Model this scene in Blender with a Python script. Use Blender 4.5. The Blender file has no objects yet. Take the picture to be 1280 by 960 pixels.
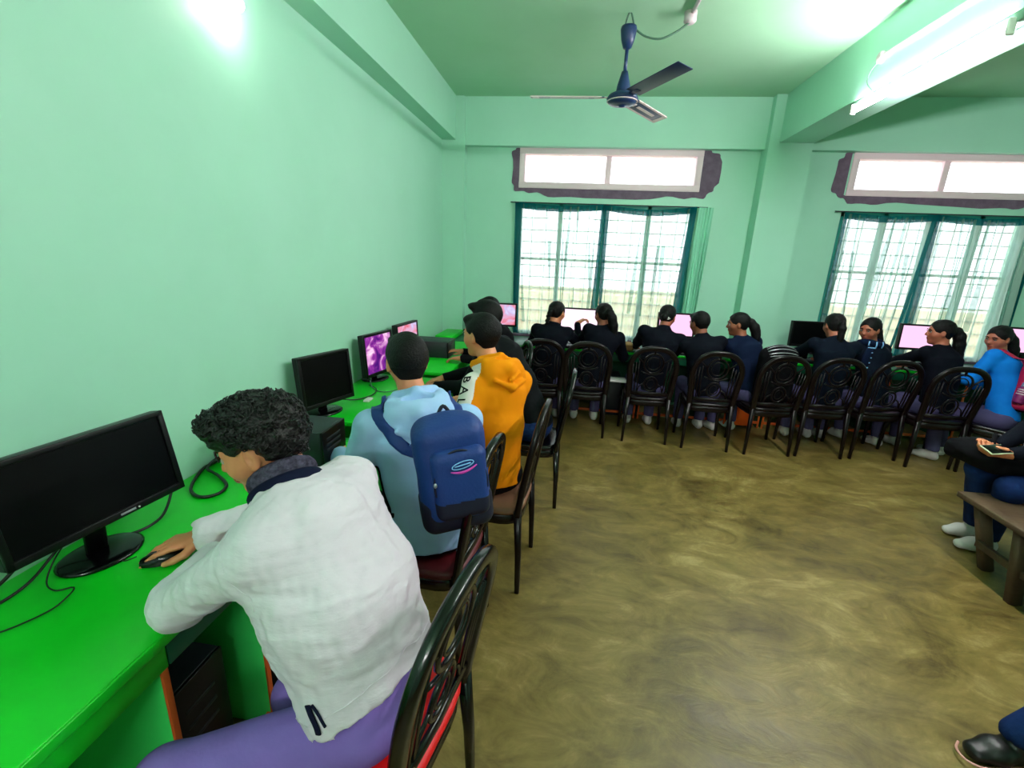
import bpy, bmesh, math, random
import numpy as np
from mathutils import Vector, Matrix
random.seed(7); np.random.seed(7)
C = bpy.context.scene.collection
PI = math.pi
def V(*a): return np.array(a, dtype=np.float64)
def nrm(a):
    a = np.asarray(a, float); return a/(np.linalg.norm(a)+1e-12)

# ------------------------------------------------------------------ materials
def lin(c):
    return tuple(((x/255)/12.92 if x/255 <= .04045 else ((x/255+.055)/1.055)**2.4) for x in c)
def mat(name, rgb, rough=.6, metal=0., bump=None, vary=None, coat=0., spec=.5, emit=None, trans=0.):
    """rgb is sRGB 0-255. bump=(scale,strength[,stretch]); vary=(scale,rgb2,lo,hi)"""
    m = bpy.data.materials.new(name); m.use_nodes = True
    nt = m.node_tree; n = nt.nodes; l = nt.links
    b = n['Principled BSDF']
    b.inputs['Base Color'].default_value = (*lin(rgb), 1)
    b.inputs['Roughness'].default_value = rough
    b.inputs['Metallic'].default_value = metal
    b.inputs['Coat Weight'].default_value = coat
    b.inputs['Specular IOR Level'].default_value = .12 if (rough >= .74 and spec == .5) else spec
    if emit:
        b.inputs['Emission Color'].default_value = (*lin(emit[0]), 1)
        b.inputs['Emission Strength'].default_value = emit[1]
    tc = n.new('ShaderNodeTexCoord')
    if vary:
        t = n.new('ShaderNodeTexNoise'); t.inputs['Scale'].default_value = vary[0]
        t.inputs['Detail'].default_value = 6; t.inputs['Roughness'].default_value = .62
        if len(vary) > 4: t.inputs['Distortion'].default_value = vary[4]
        l.new(tc.outputs['Object'], t.inputs['Vector'])
        r = n.new('ShaderNodeValToRGB')
        r.color_ramp.elements[0].position = vary[2]; r.color_ramp.elements[1].position = vary[3]
        r.color_ramp.elements[0].color = (*lin(vary[1]), 1); r.color_ramp.elements[1].color = (*lin(rgb), 1)
        l.new(t.outputs['Fac'], r.inputs['Fac']); l.new(r.outputs['Color'], b.inputs['Base Color'])
    if bump:
        t = n.new('ShaderNodeTexNoise'); t.inputs['Scale'].default_value = bump[0]
        t.inputs['Detail'].default_value = 5
        if len(bump) > 2:
            mp = n.new('ShaderNodeMapping'); mp.inputs['Scale'].default_value = bump[2]
            l.new(tc.outputs['Object'], mp.inputs['Vector']); l.new(mp.outputs['Vector'], t.inputs['Vector'])
        else: l.new(tc.outputs['Object'], t.inputs['Vector'])
        bp = n.new('ShaderNodeBump'); bp.inputs['Strength'].default_value = bump[1]; bp.inputs['Distance'].default_value = .01
        l.new(t.outputs['Fac'], bp.inputs['Height']); l.new(bp.outputs['Normal'], b.inputs['Normal'])
    return m
def emis(name, rgb, s):
    m = bpy.data.materials.new(name); m.use_nodes = True
    n = m.node_tree.nodes; n.remove(n['Principled BSDF'])
    e = n.new('ShaderNodeEmission'); e.inputs['Color'].default_value = (*lin(rgb), 1); e.inputs['Strength'].default_value = s
    m.node_tree.links.new(e.outputs[0], n['Material Output'].inputs['Surface']); return m

M = {}
M['wall'] = mat('mint_wall_paint', (176, 230, 207), .5, bump=(9, .12), vary=(1.6, (167, 224, 198), .25, .75))
M['ceil'] = mat('green_ceiling_paint', (176, 222, 190), .7, bump=(5, .10), vary=(.9, (160, 212, 172), .25, .8))
M['plaster'] = mat('bare_cement_plaster', (128, 108, 128), .9, bump=(40, .5), vary=(14, (104, 86, 104), .3, .7))
M['frame_pink'] = mat('pale_ventilator_frame', (244, 216, 224), .5)
M['frame_teal'] = mat('teal_window_frame', (18, 128, 116), .45)
M['grille'] = mat('window_grille_iron', (120, 130, 120), .5)
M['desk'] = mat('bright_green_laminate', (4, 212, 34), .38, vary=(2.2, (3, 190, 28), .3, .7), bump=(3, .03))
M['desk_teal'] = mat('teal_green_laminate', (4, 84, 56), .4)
M['desk_pale'] = mat('pale_green_board', (60, 222, 104), .5)
M['orange'] = mat('orange_edge_banding', (214, 92, 34), .5)
M['orange_sheet'] = mat('orange_sheet', (255, 96, 10), .6)
M['black'] = mat('black_plastic', (7, 7, 9), .36, spec=.3)
M['blackgloss'] = mat('black_gloss', (5, 5, 7), .16, spec=.4)
M['screen_off'] = mat('dark_screen', (3, 4, 5), .35, spec=.15)
M['case'] = mat('dark_grey_case', (24, 30, 38), .45)
M['silver'] = mat('silver_trim', (190, 192, 198), .3, metal=.7)
M['white'] = mat('white_plastic', (225, 225, 220), .45)
M['chair'] = mat('dark_chair_plastic', (9, 6, 8), .2, spec=.5)
M['chair_b'] = mat('brown_black_chair_plastic', (15, 7, 9), .3, spec=.3)
M['seat_red'] = mat('red_seat_cover', (226, 10, 16), .5)
M['seat_dkred'] = mat('dark_red_seat', (88, 14, 22), .5)
M['seat_tan'] = mat('tan_brown_seat', (128, 88, 66), .5)
M['skin'] = mat('brown_skin', (214, 136, 96), .5, bump=(60, .05))
M['skin_d'] = mat('deep_brown_skin', (150, 88, 62), .5)
M['skin_m'] = mat('medium_brown_skin', (170, 98, 74), .5)
M['lip'] = mat('lips', (150, 66, 60), .45)
M['eyew'] = mat('eye_white', (190, 176, 166), .4)
M['eyed'] = mat('eye_dark', (14, 8, 6), .15)
M['hair'] = mat('black_hair', (5, 4, 5), .55, bump=(150, .6), spec=.22)
M['hair_curl'] = mat('curly_black_hair', (8, 7, 8), .33, bump=(200, .5), spec=.45)
M['hair_fade'] = mat('close_cut_hair', (12, 9, 9), .7, bump=(220, .4), spec=.15)
M['jacket'] = mat('pale_grey_jacket_nylon', (224, 212, 226), .6, bump=(9, .8, (1, 1, 2.6)))
M['fleece'] = mat('grey_fleece_collar', (92, 86, 108), .95, bump=(110, 1.0), vary=(60, (50, 46, 62), .35, .65))
M['navy'] = mat('navy_cloth', (18, 22, 48), .85)
M['trouser_purple'] = mat('purple_grey_trousers', (140, 112, 196), .8, bump=(14, .4), vary=(4, (126, 100, 182), .3, .7))
M['hoodie_blue'] = mat('light_blue_hoodie', (172, 204, 246), .85, bump=(10, .35), vary=(3, (158, 194, 238), .3, .7))
M['hoodie_mustard'] = mat('mustard_hoodie', (236, 138, 4), .85, bump=(10, .35))
M['offwhite'] = mat('off_white_cloth', (236, 226, 222), .8)
M['backpack'] = mat('blue_backpack_fabric', (14, 52, 124), .6, bump=(90, .2))
M['backpack_d'] = mat('dark_navy_backpack_panel', (8, 14, 42), .65)
M['magenta'] = mat('magenta_print', (226, 70, 190), .5)
M['cyan'] = mat('pale_blue_print', (130, 190, 240), .5)
M['blackcloth'] = mat('black_cloth', (10, 10, 14), .9)
M['dkjacket'] = mat('dark_olive_jacket', (8, 13, 16), .8, bump=(12, .4))
M['blazer'] = mat('dark_navy_blazer', (5, 9, 20), .85, bump=(14, .25))
M['blazer2'] = mat('teal_navy_sweater', (4, 14, 28), .85, bump=(14, .25))
M['blazer3'] = mat('deep_blue_sweater', (6, 20, 46), .85, bump=(14, .25))
M['blue'] = mat('bright_blue_sweater', (12, 120, 214), .8, bump=(14, .25))
M['jeans'] = mat('blue_jeans', (14, 30, 70), .85, bump=(60, .2), vary=(6, (22, 48, 100), .4, .7))
M['skirt'] = mat('grey_lavender_trousers', (78, 74, 112), .85, bump=(14, .3))
M['sock'] = mat('white_lavender_sock', (206, 196, 224), .85)
M['shoe_w'] = mat('white_shoe', (214, 208, 206), .6)
M['shoe_b'] = mat('black_shoe', (8, 8, 10), .4)
M['sole'] = mat('pinkish_sole_line', (206, 150, 140), .5)
M['crimson'] = mat('crimson_backpack', (176, 12, 66), .6)
M['purple'] = mat('purple_bottle_sleeve', (120, 20, 92), .5)
M['wood'] = mat('worn_brown_wood', (98, 76, 52), .65, bump=(8, .3, (1, 8, 8)), vary=(5, (70, 54, 38), .3, .7))
M['fan'] = mat('dusty_blue_fan', (30, 52, 96), .35)
M['fan_w'] = mat('pinkish_white_fan_trim', (226, 206, 206), .35)
M['cable'] = mat('black_cable', (8, 8, 9), .45)
M['cable_g'] = mat('grey_green_cable', (72, 112, 92), .5)
M['conduit'] = mat('white_pvc_conduit', (218, 200, 206), .45)
M['batten'] = mat('pale_batten', (130, 170, 152), .4)
M['tube'] = emis('tube_light_glow', (255, 244, 250), 105)
M['tube_fill'] = emis('added_fill_tube_glow', (255, 243, 248), 135)  # glow of the two added fill tubes, both out of view
M['bulb'] = emis('bulb_glow', (255, 250, 240), 26)
M['scr_pink'] = emis('pale_pink_screen', (246, 190, 226), .50)
M['scr_white'] = emis('near_white_screen', (246, 214, 236), .58)

# floor: trowelled cement
def floor_mat():
    m = bpy.data.materials.new('trowelled_cement'); m.use_nodes = True
    n = m.node_tree.nodes; l = m.node_tree.links; b = n['Principled BSDF']
    tc = n.new('ShaderNodeTexCoord')
    a = n.new('ShaderNodeTexNoise'); a.inputs['Scale'].default_value = 1.3; a.inputs['Detail'].default_value = 8; a.inputs['Roughness'].default_value = .66; a.inputs['Distortion'].default_value = 1.2
    w = n.new('ShaderNodeTexNoise'); w.inputs['Scale'].default_value = 3.4; w.inputs['Detail'].default_value = 8; w.inputs['Roughness'].default_value = .74; w.inputs['Distortion'].default_value = 1.1
    mp = n.new('ShaderNodeMapping'); mp.inputs['Scale'].default_value = (1.0, 1.9, 1); mp.inputs['Rotation'].default_value = (0, 0, .6)
    l.new(tc.outputs['Object'], a.inputs['Vector']); l.new(tc.outputs['Object'], mp.inputs['Vector']); l.new(mp.outputs['Vector'], w.inputs['Vector'])
    mx = n.new('ShaderNodeMath'); mx.operation = 'MULTIPLY_ADD'; mx.inputs[1].default_value = .5
    l.new(a.outputs['Fac'], mx.inputs[0])
    m2 = n.new('ShaderNodeMath'); m2.operation = 'MULTIPLY'; m2.inputs[1].default_value = .5
    l.new(w.outputs['Fac'], m2.inputs[0]); l.new(m2.outputs[0], mx.inputs[2])
    r = n.new('ShaderNodeValToRGB'); e = r.color_ramp.elements
    e[0].position = .34; e[0].color = (*lin((66, 52, 22)), 1)
    e[1].position = .68; e[1].color = (*lin((172, 152, 100)), 1)
    k = e.new(.46); k.color = (*lin((104, 88, 42)), 1)
    k = e.new(.55); k.color = (*lin((128, 110, 58)), 1)
    l.new(mx.outputs[0], r.inputs['Fac']); l.new(r.outputs['Color'], b.inputs['Base Color'])
    rr = n.new('ShaderNodeMapRange'); rr.inputs['To Min'].default_value = .24; rr.inputs['To Max'].default_value = .55
    l.new(w.outputs['Fac'], rr.inputs['Value']); l.new(rr.outputs[0], b.inputs['Roughness'])
    bp = n.new('ShaderNodeBump'); bp.inputs['Strength'].default_value = .35; bp.inputs['Distance'].default_value = .01
    l.new(w.outputs['Fac'], bp.inputs['Height']); l.new(bp.outputs['Normal'], b.inputs['Normal'])
    return m
M['floor'] = floor_mat()
def curtain_mat(name, rgb, alpha):
    m = bpy.data.materials.new(name); m.use_nodes = True
    n = m.node_tree.nodes; l = m.node_tree.links; n.remove(n['Principled BSDF'])
    t = n.new('ShaderNodeBsdfTransparent'); d = n.new('ShaderNodeBsdfDiffuse'); tr = n.new('ShaderNodeBsdfTranslucent')
    for x in (d, tr): x.inputs['Color'].default_value = (*lin(rgb), 1)
    m1 = n.new('ShaderNodeMixShader'); m1.inputs[0].default_value = .5
    m2 = n.new('ShaderNodeMixShader'); m2.inputs[0].default_value = alpha
    l.new(d.outputs[0], m1.inputs[1]); l.new(tr.outputs[0], m1.inputs[2])
    l.new(t.outputs[0], m2.inputs[1]); l.new(m1.outputs[0], m2.inputs[2]); l.new(m2.outputs[0], n['Material Output'].inputs['Surface'])
    return m
M['net'] = curtain_mat('sheer_net_curtain', (206, 230, 220), .62)
M['net_dense'] = curtain_mat('teal_curtain_hem', (16, 110, 116), .92)
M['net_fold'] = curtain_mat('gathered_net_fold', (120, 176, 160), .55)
M['curtain_green'] = mat('gathered_green_curtain', (152, 222, 192), .8)
def glass_mat():
    m = bpy.data.materials.new('window_glass'); m.use_nodes = True
    n = m.node_tree.nodes; l = m.node_tree.links; n.remove(n['Principled BSDF'])
    t = n.new('ShaderNodeBsdfTransparent'); g = n.new('ShaderNodeBsdfGlossy'); g.inputs['Roughness'].default_value = .05
    mx = n.new('ShaderNodeMixShader'); mx.inputs[0].default_value = .06
    l.new(t.outputs[0], mx.inputs[1]); l.new(g.outputs[0], mx.inputs[2]); l.new(mx.outputs[0], n['Material Output'].inputs['Surface'])
    return m
M['glass'] = glass_mat()
def frosted():
    m = bpy.data.materials.new('frosted_pane'); m.use_nodes = True
    n = m.node_tree.nodes; l = m.node_tree.links; n.remove(n['Principled BSDF'])
    t = n.new('ShaderNodeBsdfTransparent'); g = n.new('ShaderNodeBsdfTranslucent'); g.inputs['Color'].default_value = (.95, .93, .95, 1)
    mx = n.new('ShaderNodeMixShader'); mx.inputs[0].default_value = .3
    l.new(t.outputs[0], mx.inputs[1]); l.new(g.outputs[0], mx.inputs[2]); l.new(mx.outputs[0], n['Material Output'].inputs['Surface'])
    return m
M['frost'] = frosted()
def desktop_screen(name, warm):
    m = bpy.data.materials.new(name); m.use_nodes = True
    n = m.node_tree.nodes; l = m.node_tree.links; n.remove(n['Principled BSDF'])
    tc = n.new('ShaderNodeTexCoord'); mp = n.new('ShaderNodeMapping'); mp.inputs['Scale'].default_value = (5, 5, 5)
    t = n.new('ShaderNodeTexNoise'); t.inputs['Scale'].default_value = 1.6; t.inputs['Detail'].default_value = 3; t.inputs['Distortion'].default_value = 1.0
    l.new(tc.outputs['Object'], mp.inputs['Vector']); l.new(mp.outputs['Vector'], t.inputs['Vector'])
    r = n.new('ShaderNodeValToRGB'); e = r.color_ramp.elements
    cols = [(70, 20, 110), (140, 50, 150), (226, 170, 214), (248, 232, 244)] if warm else [(206, 96, 112), (214, 150, 176), (190, 180, 220), (214, 206, 236)]
    e[0].position = .36; e[0].color = (*lin(cols[0]), 1); e[1].position = .72; e[1].color = (*lin(cols[3]), 1)
    k = e.new(.5); k.color = (*lin(cols[1]), 1); k = e.new(.6); k.color = (*lin(cols[2]), 1)
    l.new(t.outputs['Fac'], r.inputs['Fac'])
    em = n.new('ShaderNodeEmission'); em.inputs['Strength'].default_value = .48
    l.new(r.outputs['Color'], em.inputs['Color']); l.new(em.outputs[0], n['Material Output'].inputs['Surface'])
    return m
M['scr_purple'] = desktop_screen('purple_desktop_screen', True)
M['scr_red'] = desktop_screen('red_lilac_screen', False)

# ------------------------------------------------------------------ objects & helpers
def T(o, label=None, cat=None, group=None, kind=None):
    if label: o['label'] = label
    if cat: o['category'] = cat
    if group: o['group'] = group
    if kind: o['kind'] = kind
    return o
def empty(name, loc=(0, 0, 0), rz=0., label=None, cat=None, group=None):
    o = bpy.data.objects.new(name, None); C.objects.link(o); o.location = loc; o.rotation_euler = (0, 0, rz)
    o.empty_display_size = .1
    return T(o, label, cat, group)
def link(name, me, mats, parent=None, smooth=True):
    if not isinstance(mats, (list, tuple)): mats = [mats]
    for m in mats: me.materials.append(m)
    if smooth: me.shade_smooth()
    o = bpy.data.objects.new(name, me); C.objects.link(o)
    if parent: o.parent = parent
    return o
class MB:
    """collects shapes into one mesh"""
    def __init__(s): s.v = []; s.f = []; s.mi = []; s.sm = []
    def add(s, v, f, mi=0, smooth=False):
        b = len(s.v); s.v += [tuple(map(float, x)) for x in v]
        s.f += [tuple(int(i)+b for i in q) for q in f]; s.mi += [mi]*len(f); s.sm += [smooth]*len(f); return s
    def box(s, lo, hi, mi=0, R=None, o=(0, 0, 0)):
        x0, y0, z0 = lo; x1, y1, z1 = hi
        v = [(x0, y0, z0), (x1, y0, z0), (x1, y1, z0), (x0, y1, z0), (x0, y0, z1), (x1, y0, z1), (x1, y1, z1), (x0, y1, z1)]
        if R is not None: v = [tuple(np.asarray(R)@np.array(a)+np.array(o)) for a in v]
        return s.add(v, [(0, 3, 2, 1), (4, 5, 6, 7), (0, 1, 5, 4), (1, 2, 6, 5), (2, 3, 7, 6), (3, 0, 4, 7)], mi)
    def rbox(s, lo, hi, r=.004, seg=3, mi=0, R=None, o=(0, 0, 0)):
        bm = bmesh.new(); bmesh.ops.create_cube(bm, size=1)
        lo = np.array(lo); hi = np.array(hi)
        for v in bm.verts:
            v.co = Vector(((lo+hi)/2+np.array(v.co)*(hi-lo)))
        bmesh.ops.bevel(bm, geom=bm.edges[:], offset=r, segments=seg, affect='EDGES', profile=.5)
        vs = [np.array(v.co) for v in bm.verts]
        if R is not None: vs = [np.asarray(R)@a+np.array(o) for a in vs]
        fs = [[v.index for v in f.verts] for f in bm.faces]; bm.free()
        return s.add(vs, fs, mi, True)
    def sweep(s, pts, rad, n=8, up=(0, 0, 1), mi=0, closed=False, caps=True, flat=1., power=2.):
        """tube with elliptical / squarish section; rad: scalar or list of (a,b) or floats; a along side, b along normal"""
        P = [np.array(p, float) for p in pts]; N = len(P)
        if np.isscalar(rad): rad = [rad]*N
        rad = [(r, r*flat) if np.isscalar(r) else r for r in rad]
        ups = [nrm(q) for q in up] if np.ndim(up) == 2 else None
        up = nrm(up) if ups is None else ups[0]; rings = []
        prev = None
        for i in range(N):
            if closed: t = nrm(P[(i+1) % N]-P[i-1])
            else: t = nrm(P[min(i+1, N-1)]-P[max(i-1, 0)])
            side = np.cross(t, ups[i] if ups is not None else (up if prev is None else prev[1]))
            if np.linalg.norm(side) < .05: side = np.cross(t, (1, 0, 0) if prev is None else (0, 1, 0))
            side = nrm(side); nn = np.cross(side, t)
            if prev is not None and False: pass
            prev = (side, nn); ring = []
            for k in range(n):
                a = 2*PI*(k+.5)/n; c, q = math.cos(a), math.sin(a)
                c = math.copysign(abs(c)**(2/power), c); q = math.copysign(abs(q)**(2/power), q)
                ring.append(P[i]+side*c*rad[i][0]+nn*q*rad[i][1])
            rings.append(ring)
        v = [x for r in rings for x in r]; f = []
        for i in range(N if closed else N-1):
            j = (i+1) % N
            for k in range(n): f.append((i*n+k, i*n+(k+1) % n, j*n+(k+1) % n, j*n+k))
        if caps and not closed: f.append(tuple(range(n-1, -1, -1))); f.append(tuple((N-1)*n+k for k in range(n)))
        return s.add(v, f, mi, True)
    def lathe(s, prof, n=24, o=(0, 0, 0), mi=0, R=None):
        v = []; f = []
        for r, z in prof:
            for k in range(n):
                a = 2*PI*k/n; p = np.array([r*math.cos(a), r*math.sin(a), z])
                if R is not None: p = np.asarray(R)@p
                v.append(p+np.array(o))
        m = len(prof)
        for i in range(m-1):
            for k in range(n): f.append((i*n+k, i*n+(k+1) % n, (i+1)*n+(k+1) % n, (i+1)*n+k))
        f.append(tuple(range(n-1, -1, -1))); f.append(tuple((m-1)*n+k for k in range(n)))
        return s.add(v, f, mi, True)
    def sphere(s, c, r, n=14, mi=0, R=None):
        r = np.array([r]*3 if np.isscalar(r) else r, float); v = []; f = []; h = n//2
        for i in range(h+1):
            for k in range(n):
                a = PI*i/h; b = 2*PI*k/n
                p = np.array([math.sin(a)*math.cos(b), math.sin(a)*math.sin(b), math.cos(a)])*r
                if R is not None: p = np.asarray(R)@p
                v.append(p+np.array(c))
        for i in range(h):
            for k in range(n): f.append((i*n+k, (i+1)*n+k, (i+1)*n+(k+1) % n, i*n+(k+1) % n))
        return s.add(v, f, mi, True)
    def grid(s, fn, nu, nv, mi=0):
        v = [fn(i/nu, j/nv) for i in range(nu+1) for j in range(nv+1)]
        f = [(i*(nv+1)+j, (i+1)*(nv+1)+j, (i+1)*(nv+1)+j+1, i*(nv+1)+j+1) for i in range(nu) for j in range(nv)]
        return s.add(v, f, mi, True)
    def mesh(s, name):
        me = bpy.data.meshes.new(name); me.from_pydata(s.v, [], s.f)
        me.polygons.foreach_set('material_index', s.mi); me.polygons.foreach_set('use_smooth', s.sm); me.update(); return me
    def build(s, name, mats, parent=None):
        return link(name, s.mesh(name), mats, parent, smooth=False)
def rotz(a): c, q = math.cos(a), math.sin(a); return np.array([[c, -q, 0], [q, c, 0], [0, 0, 1.]])
def frame(x, y, z): return np.array([x, y, z], float).T
def tree(o):
    r = [o]
    for c in o.children: r += tree(c)
    return r
def dup(root, loc, rz):
    def rec(o, par):
        c = o.copy(); C.objects.link(c)
        if par is not None: c.parent = par
        for ch in list(o.children): rec(ch, c)
        return c
    r = rec(root, None); r.location = loc; r.rotation_euler = (0, 0, rz); return r
from mathutils.bvhtree import BVHTree
def skinner(o):
    off = parent_offset(o.parent); me = o.data
    vs = [tuple(off[0]+off[1]@np.array(v.co)) for v in me.vertices]
    tr = BVHTree.FromPolygons(vs, [tuple(q.vertices) for q in me.polygons])
    def fn(pts, off_=0.002, ray=None):
        P, Nn = [], []
        for q in pts:
            if ray is not None:
                r = tr.ray_cast(Vector(np.array(q)-np.array(ray)*.4), Vector(ray), .9)
                if r[0] is None: r = tr.find_nearest(Vector(q))
            else: r = tr.find_nearest(Vector(q))
            n = np.array(r[1]); P.append(np.array(r[0])+n*off_); Nn.append(n)
        return P, Nn
    return fn
def catmull(pts, k=6):
    P = [np.array(p, float) for p in pts]; P = [2*P[0]-P[1]]+P+[2*P[-1]-P[-2]]; out = []
    for i in range(1, len(P)-2):
        for j in range(k):
            t = j/k; a, b, c, d = P[i-1], P[i], P[i+1], P[i+2]
            out.append(.5*((2*b)+(-a+c)*t+(2*a-5*b+4*c-d)*t*t+(-a+3*b-3*c+d)*t**3))
    out.append(P[-2]); return out

# ------------------------------------------------------------------ implicit surfaces (bodies, clothes, bags)
class Field:
    def __init__(s, lo, hi, h):
        s.lo = np.array(lo, np.float32); s.h = h
        s.n = np.ceil((np.array(hi)-np.array(lo))/h).astype(int)+1
        s.d = np.full(tuple(s.n), .2, np.float32)
    def blk(s, lo, hi, pad):
        i0 = np.maximum(np.floor((np.array(lo)-pad-s.lo)/s.h).astype(int), 0)
        i1 = np.minimum(np.ceil((np.array(hi)+pad-s.lo)/s.h).astype(int)+1, s.n)
        if np.any(i1 <= i0): return None
        sl = tuple(slice(a, b) for a, b in zip(i0, i1))
        g = [(s.lo[k]+s.h*np.arange(i0[k], i1[k], dtype=np.float32)) for k in range(3)]
        return sl, g[0][:, None, None], g[1][None, :, None], g[2][None, None, :]
    def mix(s, sl, d, k, op):
        o = s.d[sl]; d = d.astype(np.float32)
        if op == 'add':
            h = np.maximum(k-np.abs(o-d), 0)/k if k > 0 else 0
            s.d[sl] = np.minimum(o, d)-h*h*k*.25
        else:
            d = -d; h = np.maximum(k-np.abs(o-d), 0)/k if k > 0 else 0
            s.d[sl] = np.maximum(o, d)+h*h*k*.25
        return s
    def cap(s, a, b, ra, rb=None, k=.02, op='add'):
        rb = ra if rb is None else rb; a = np.array(a, float); b = np.array(b, float); m = max(ra, rb)
        B = s.blk(np.minimum(a, b)-m, np.maximum(a, b)+m, k+2*s.h)
        if B is None: return s
        sl, X, Y, Z = B; ab = b-a; L = ab@ab+1e-9
        x, y, z = X-a[0], Y-a[1], Z-a[2]
        t = np.clip((x*ab[0]+y*ab[1]+z*ab[2])/L, 0, 1)
        d = np.sqrt((x-t*ab[0])**2+(y-t*ab[1])**2+(z-t*ab[2])**2)-(ra+(rb-ra)*t)
        return s.mix(sl, d, k, op)
    def ell(s, c, r, R=None, k=.02, op='add'):
        c = np.array(c, float); r = np.array([r]*3 if np.isscalar(r) else r, float)
        m = r.max(); B = s.blk(c-m, c+m, k+2*s.h)
        if B is None: return s
        sl, X, Y, Z = B; x, y, z = X-c[0], Y-c[1], Z-c[2]
        R = np.eye(3) if R is None else np.asarray(R)
        u = [(x*R[0, i]+y*R[1, i]+z*R[2, i]) for i in range(3)]
        k0 = np.sqrt(sum((u[i]/r[i])**2 for i in range(3))); k1 = np.sqrt(sum((u[i]/r[i]**2)**2 for i in range(3)))+1e-9
        return s.mix(sl, k0*(k0-1)/k1, k, op)
    def tor(s, a, b, W, ra, rb, k=.03, op='add'):
        """capsule with elliptical section: W = wide axis, ra=(wide,deep) at a, rb at b"""
        a = np.array(a, float); b = np.array(b, float); ab = b-a; L = np.linalg.norm(ab); A = ab/L
        W = nrm(np.array(W)-A*(np.array(W)@A)); D = np.cross(A, W); m = max(*ra, *rb)
        B = s.blk(np.minimum(a, b)-m, np.maximum(a, b)+m, k+2*s.h)
        if B is None: return s
        sl, X, Y, Z = B; x, y, z = X-a[0], Y-a[1], Z-a[2]
        q = x*A[0]+y*A[1]+z*A[2]; t = np.clip(q/L, 0, 1); ra_ = q-t*L
        w = x*W[0]+y*W[1]+z*W[2]; dd = x*D[0]+y*D[1]+z*D[2]
        rw = ra[0]+(rb[0]-ra[0])*t; rd = ra[1]+(rb[1]-ra[1])*t; rc = np.minimum(rw, rd)
        k0 = np.sqrt((w/rw)**2+(dd/rd)**2+(ra_/rc)**2); k1 = np.sqrt((w/rw**2)**2+(dd/rd**2)**2+(ra_/rc**2)**2)+1e-6
        return s.mix(sl, np.clip(k0*(k0-1)/k1, -.2, .5), k, op)
    def box(s, c, hs, R=None, r=.01, k=.01, op='add'):
        c = np.array(c, float); hs = np.array(hs, float)-r; m = np.linalg.norm(hs)+r
        B = s.blk(c-m, c+m, k+2*s.h)
        if B is None: return s
        sl, X, Y, Z = B; x, y, z = X-c[0], Y-c[1], Z-c[2]; R = np.eye(3) if R is None else np.asarray(R)
        q = [np.abs(x*R[0, i]+y*R[1, i]+z*R[2, i])-hs[i] for i in range(3)]
        d = np.sqrt(sum(np.maximum(e, 0)**2 for e in q))+np.minimum(np.maximum(np.maximum(q[0], q[1]), q[2]), 0)-r
        return s.mix(sl, d, k, op)
    def chain(s, pts, rs, k=.02, op='add'):
        for i in range(len(pts)-1): s.cap(pts[i], pts[i+1], rs[i], rs[i+1], k, op)
        return s
    def cut(s, pt, n, ball=None, k=.006):
        """remove everything on the side n points to (within a ball)"""
        pt = np.array(pt, float); n = nrm(n)
        c, r = (ball if ball else (pt, 9)); c = np.array(c, float)
        B = s.blk(c-r, c+r, 0)
        if B is None: return s
        sl, X, Y, Z = B; pl = (X-pt[0])*n[0]+(Y-pt[1])*n[1]+(Z-pt[2])*n[2]
        o = s.d[sl]
        if ball:
            sp = np.sqrt((X-c[0])**2+(Y-c[1])**2+(Z-c[2])**2)-r; pl = np.minimum(pl, -sp)
        s.d[sl] = np.maximum(o, pl); return s
    def warp(s, fn, band=.03):
        m = np.abs(s.d) < band; idx = np.nonzero(m)
        P = [s.lo[k]+s.h*idx[k] for k in range(3)]
        s.d[m] += fn(*P).astype(np.float32); return s
    def nets(s):
        d = s.d; d[0] = d[-1] = .2; d[:, 0] = d[:, -1] = .2; d[:, :, 0] = d[:, :, -1] = .2
        i8 = (d < 0).astype(np.uint8)
        cnt = sum(i8[a:a+d.shape[0]-1, b:b+d.shape[1]-1, c:c+d.shape[2]-1] for a in (0, 1) for b in (0, 1) for c in (0, 1))
        act = (cnt > 0) & (cnt < 8); I = np.argwhere(act)
        idm = np.full(act.shape, -1, np.int32); idm[act] = np.arange(len(I))
        cor = [(a, b, c) for a in (0, 1) for b in (0, 1) for c in (0, 1)]
        cd = {q: d[I[:, 0]+q[0], I[:, 1]+q[1], I[:, 2]+q[2]] for q in cor}
        acc = np.zeros((len(I), 3)); w = np.zeros(len(I))
        for q in cor:
            for ax in range(3):
                if q[ax]: continue
                q2 = list(q); q2[ax] = 1; q2 = tuple(q2); a, b = cd[q], cd[q2]
                cr = (a < 0) != (b < 0); t = np.where(cr, a/np.where(cr, a-b, 1), 0)
                pos = np.tile(np.array(q, float), (len(I), 1)); pos[:, ax] += t
                acc += pos*cr[:, None]; w += cr
        vv = (I+acc/w[:, None])*s.h+s.lo
        F = []
        for ax in range(3):
            u, v = (ax+1) % 3, (ax+2) % 3
            a = np.take(i8, range(0, d.shape[ax]-1), axis=ax); b = np.take(i8, range(1, d.shape[ax]), axis=ax)
            E = np.argwhere(a != b); E = E[(E[:, u] > 0) & (E[:, v] > 0) & (E[:, u] < d.shape[u]-1) & (E[:, v] < d.shape[v]-1)]
            ins = i8[E[:, 0], E[:, 1], E[:, 2]] == 1
            def cell(du, dv):
                q = E.copy(); q[:, u] += du; q[:, v] += dv; return idm[q[:, 0], q[:, 1], q[:, 2]]
            quad = np.stack([cell(-1, -1), cell(0, -1), cell(0, 0), cell(-1, 0)], 1)
            quad[~ins] = quad[~ins][:, ::-1]; F.append(quad)
        F = np.concatenate(F); F = F[(F >= 0).all(1)]
        return vv, F
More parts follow.
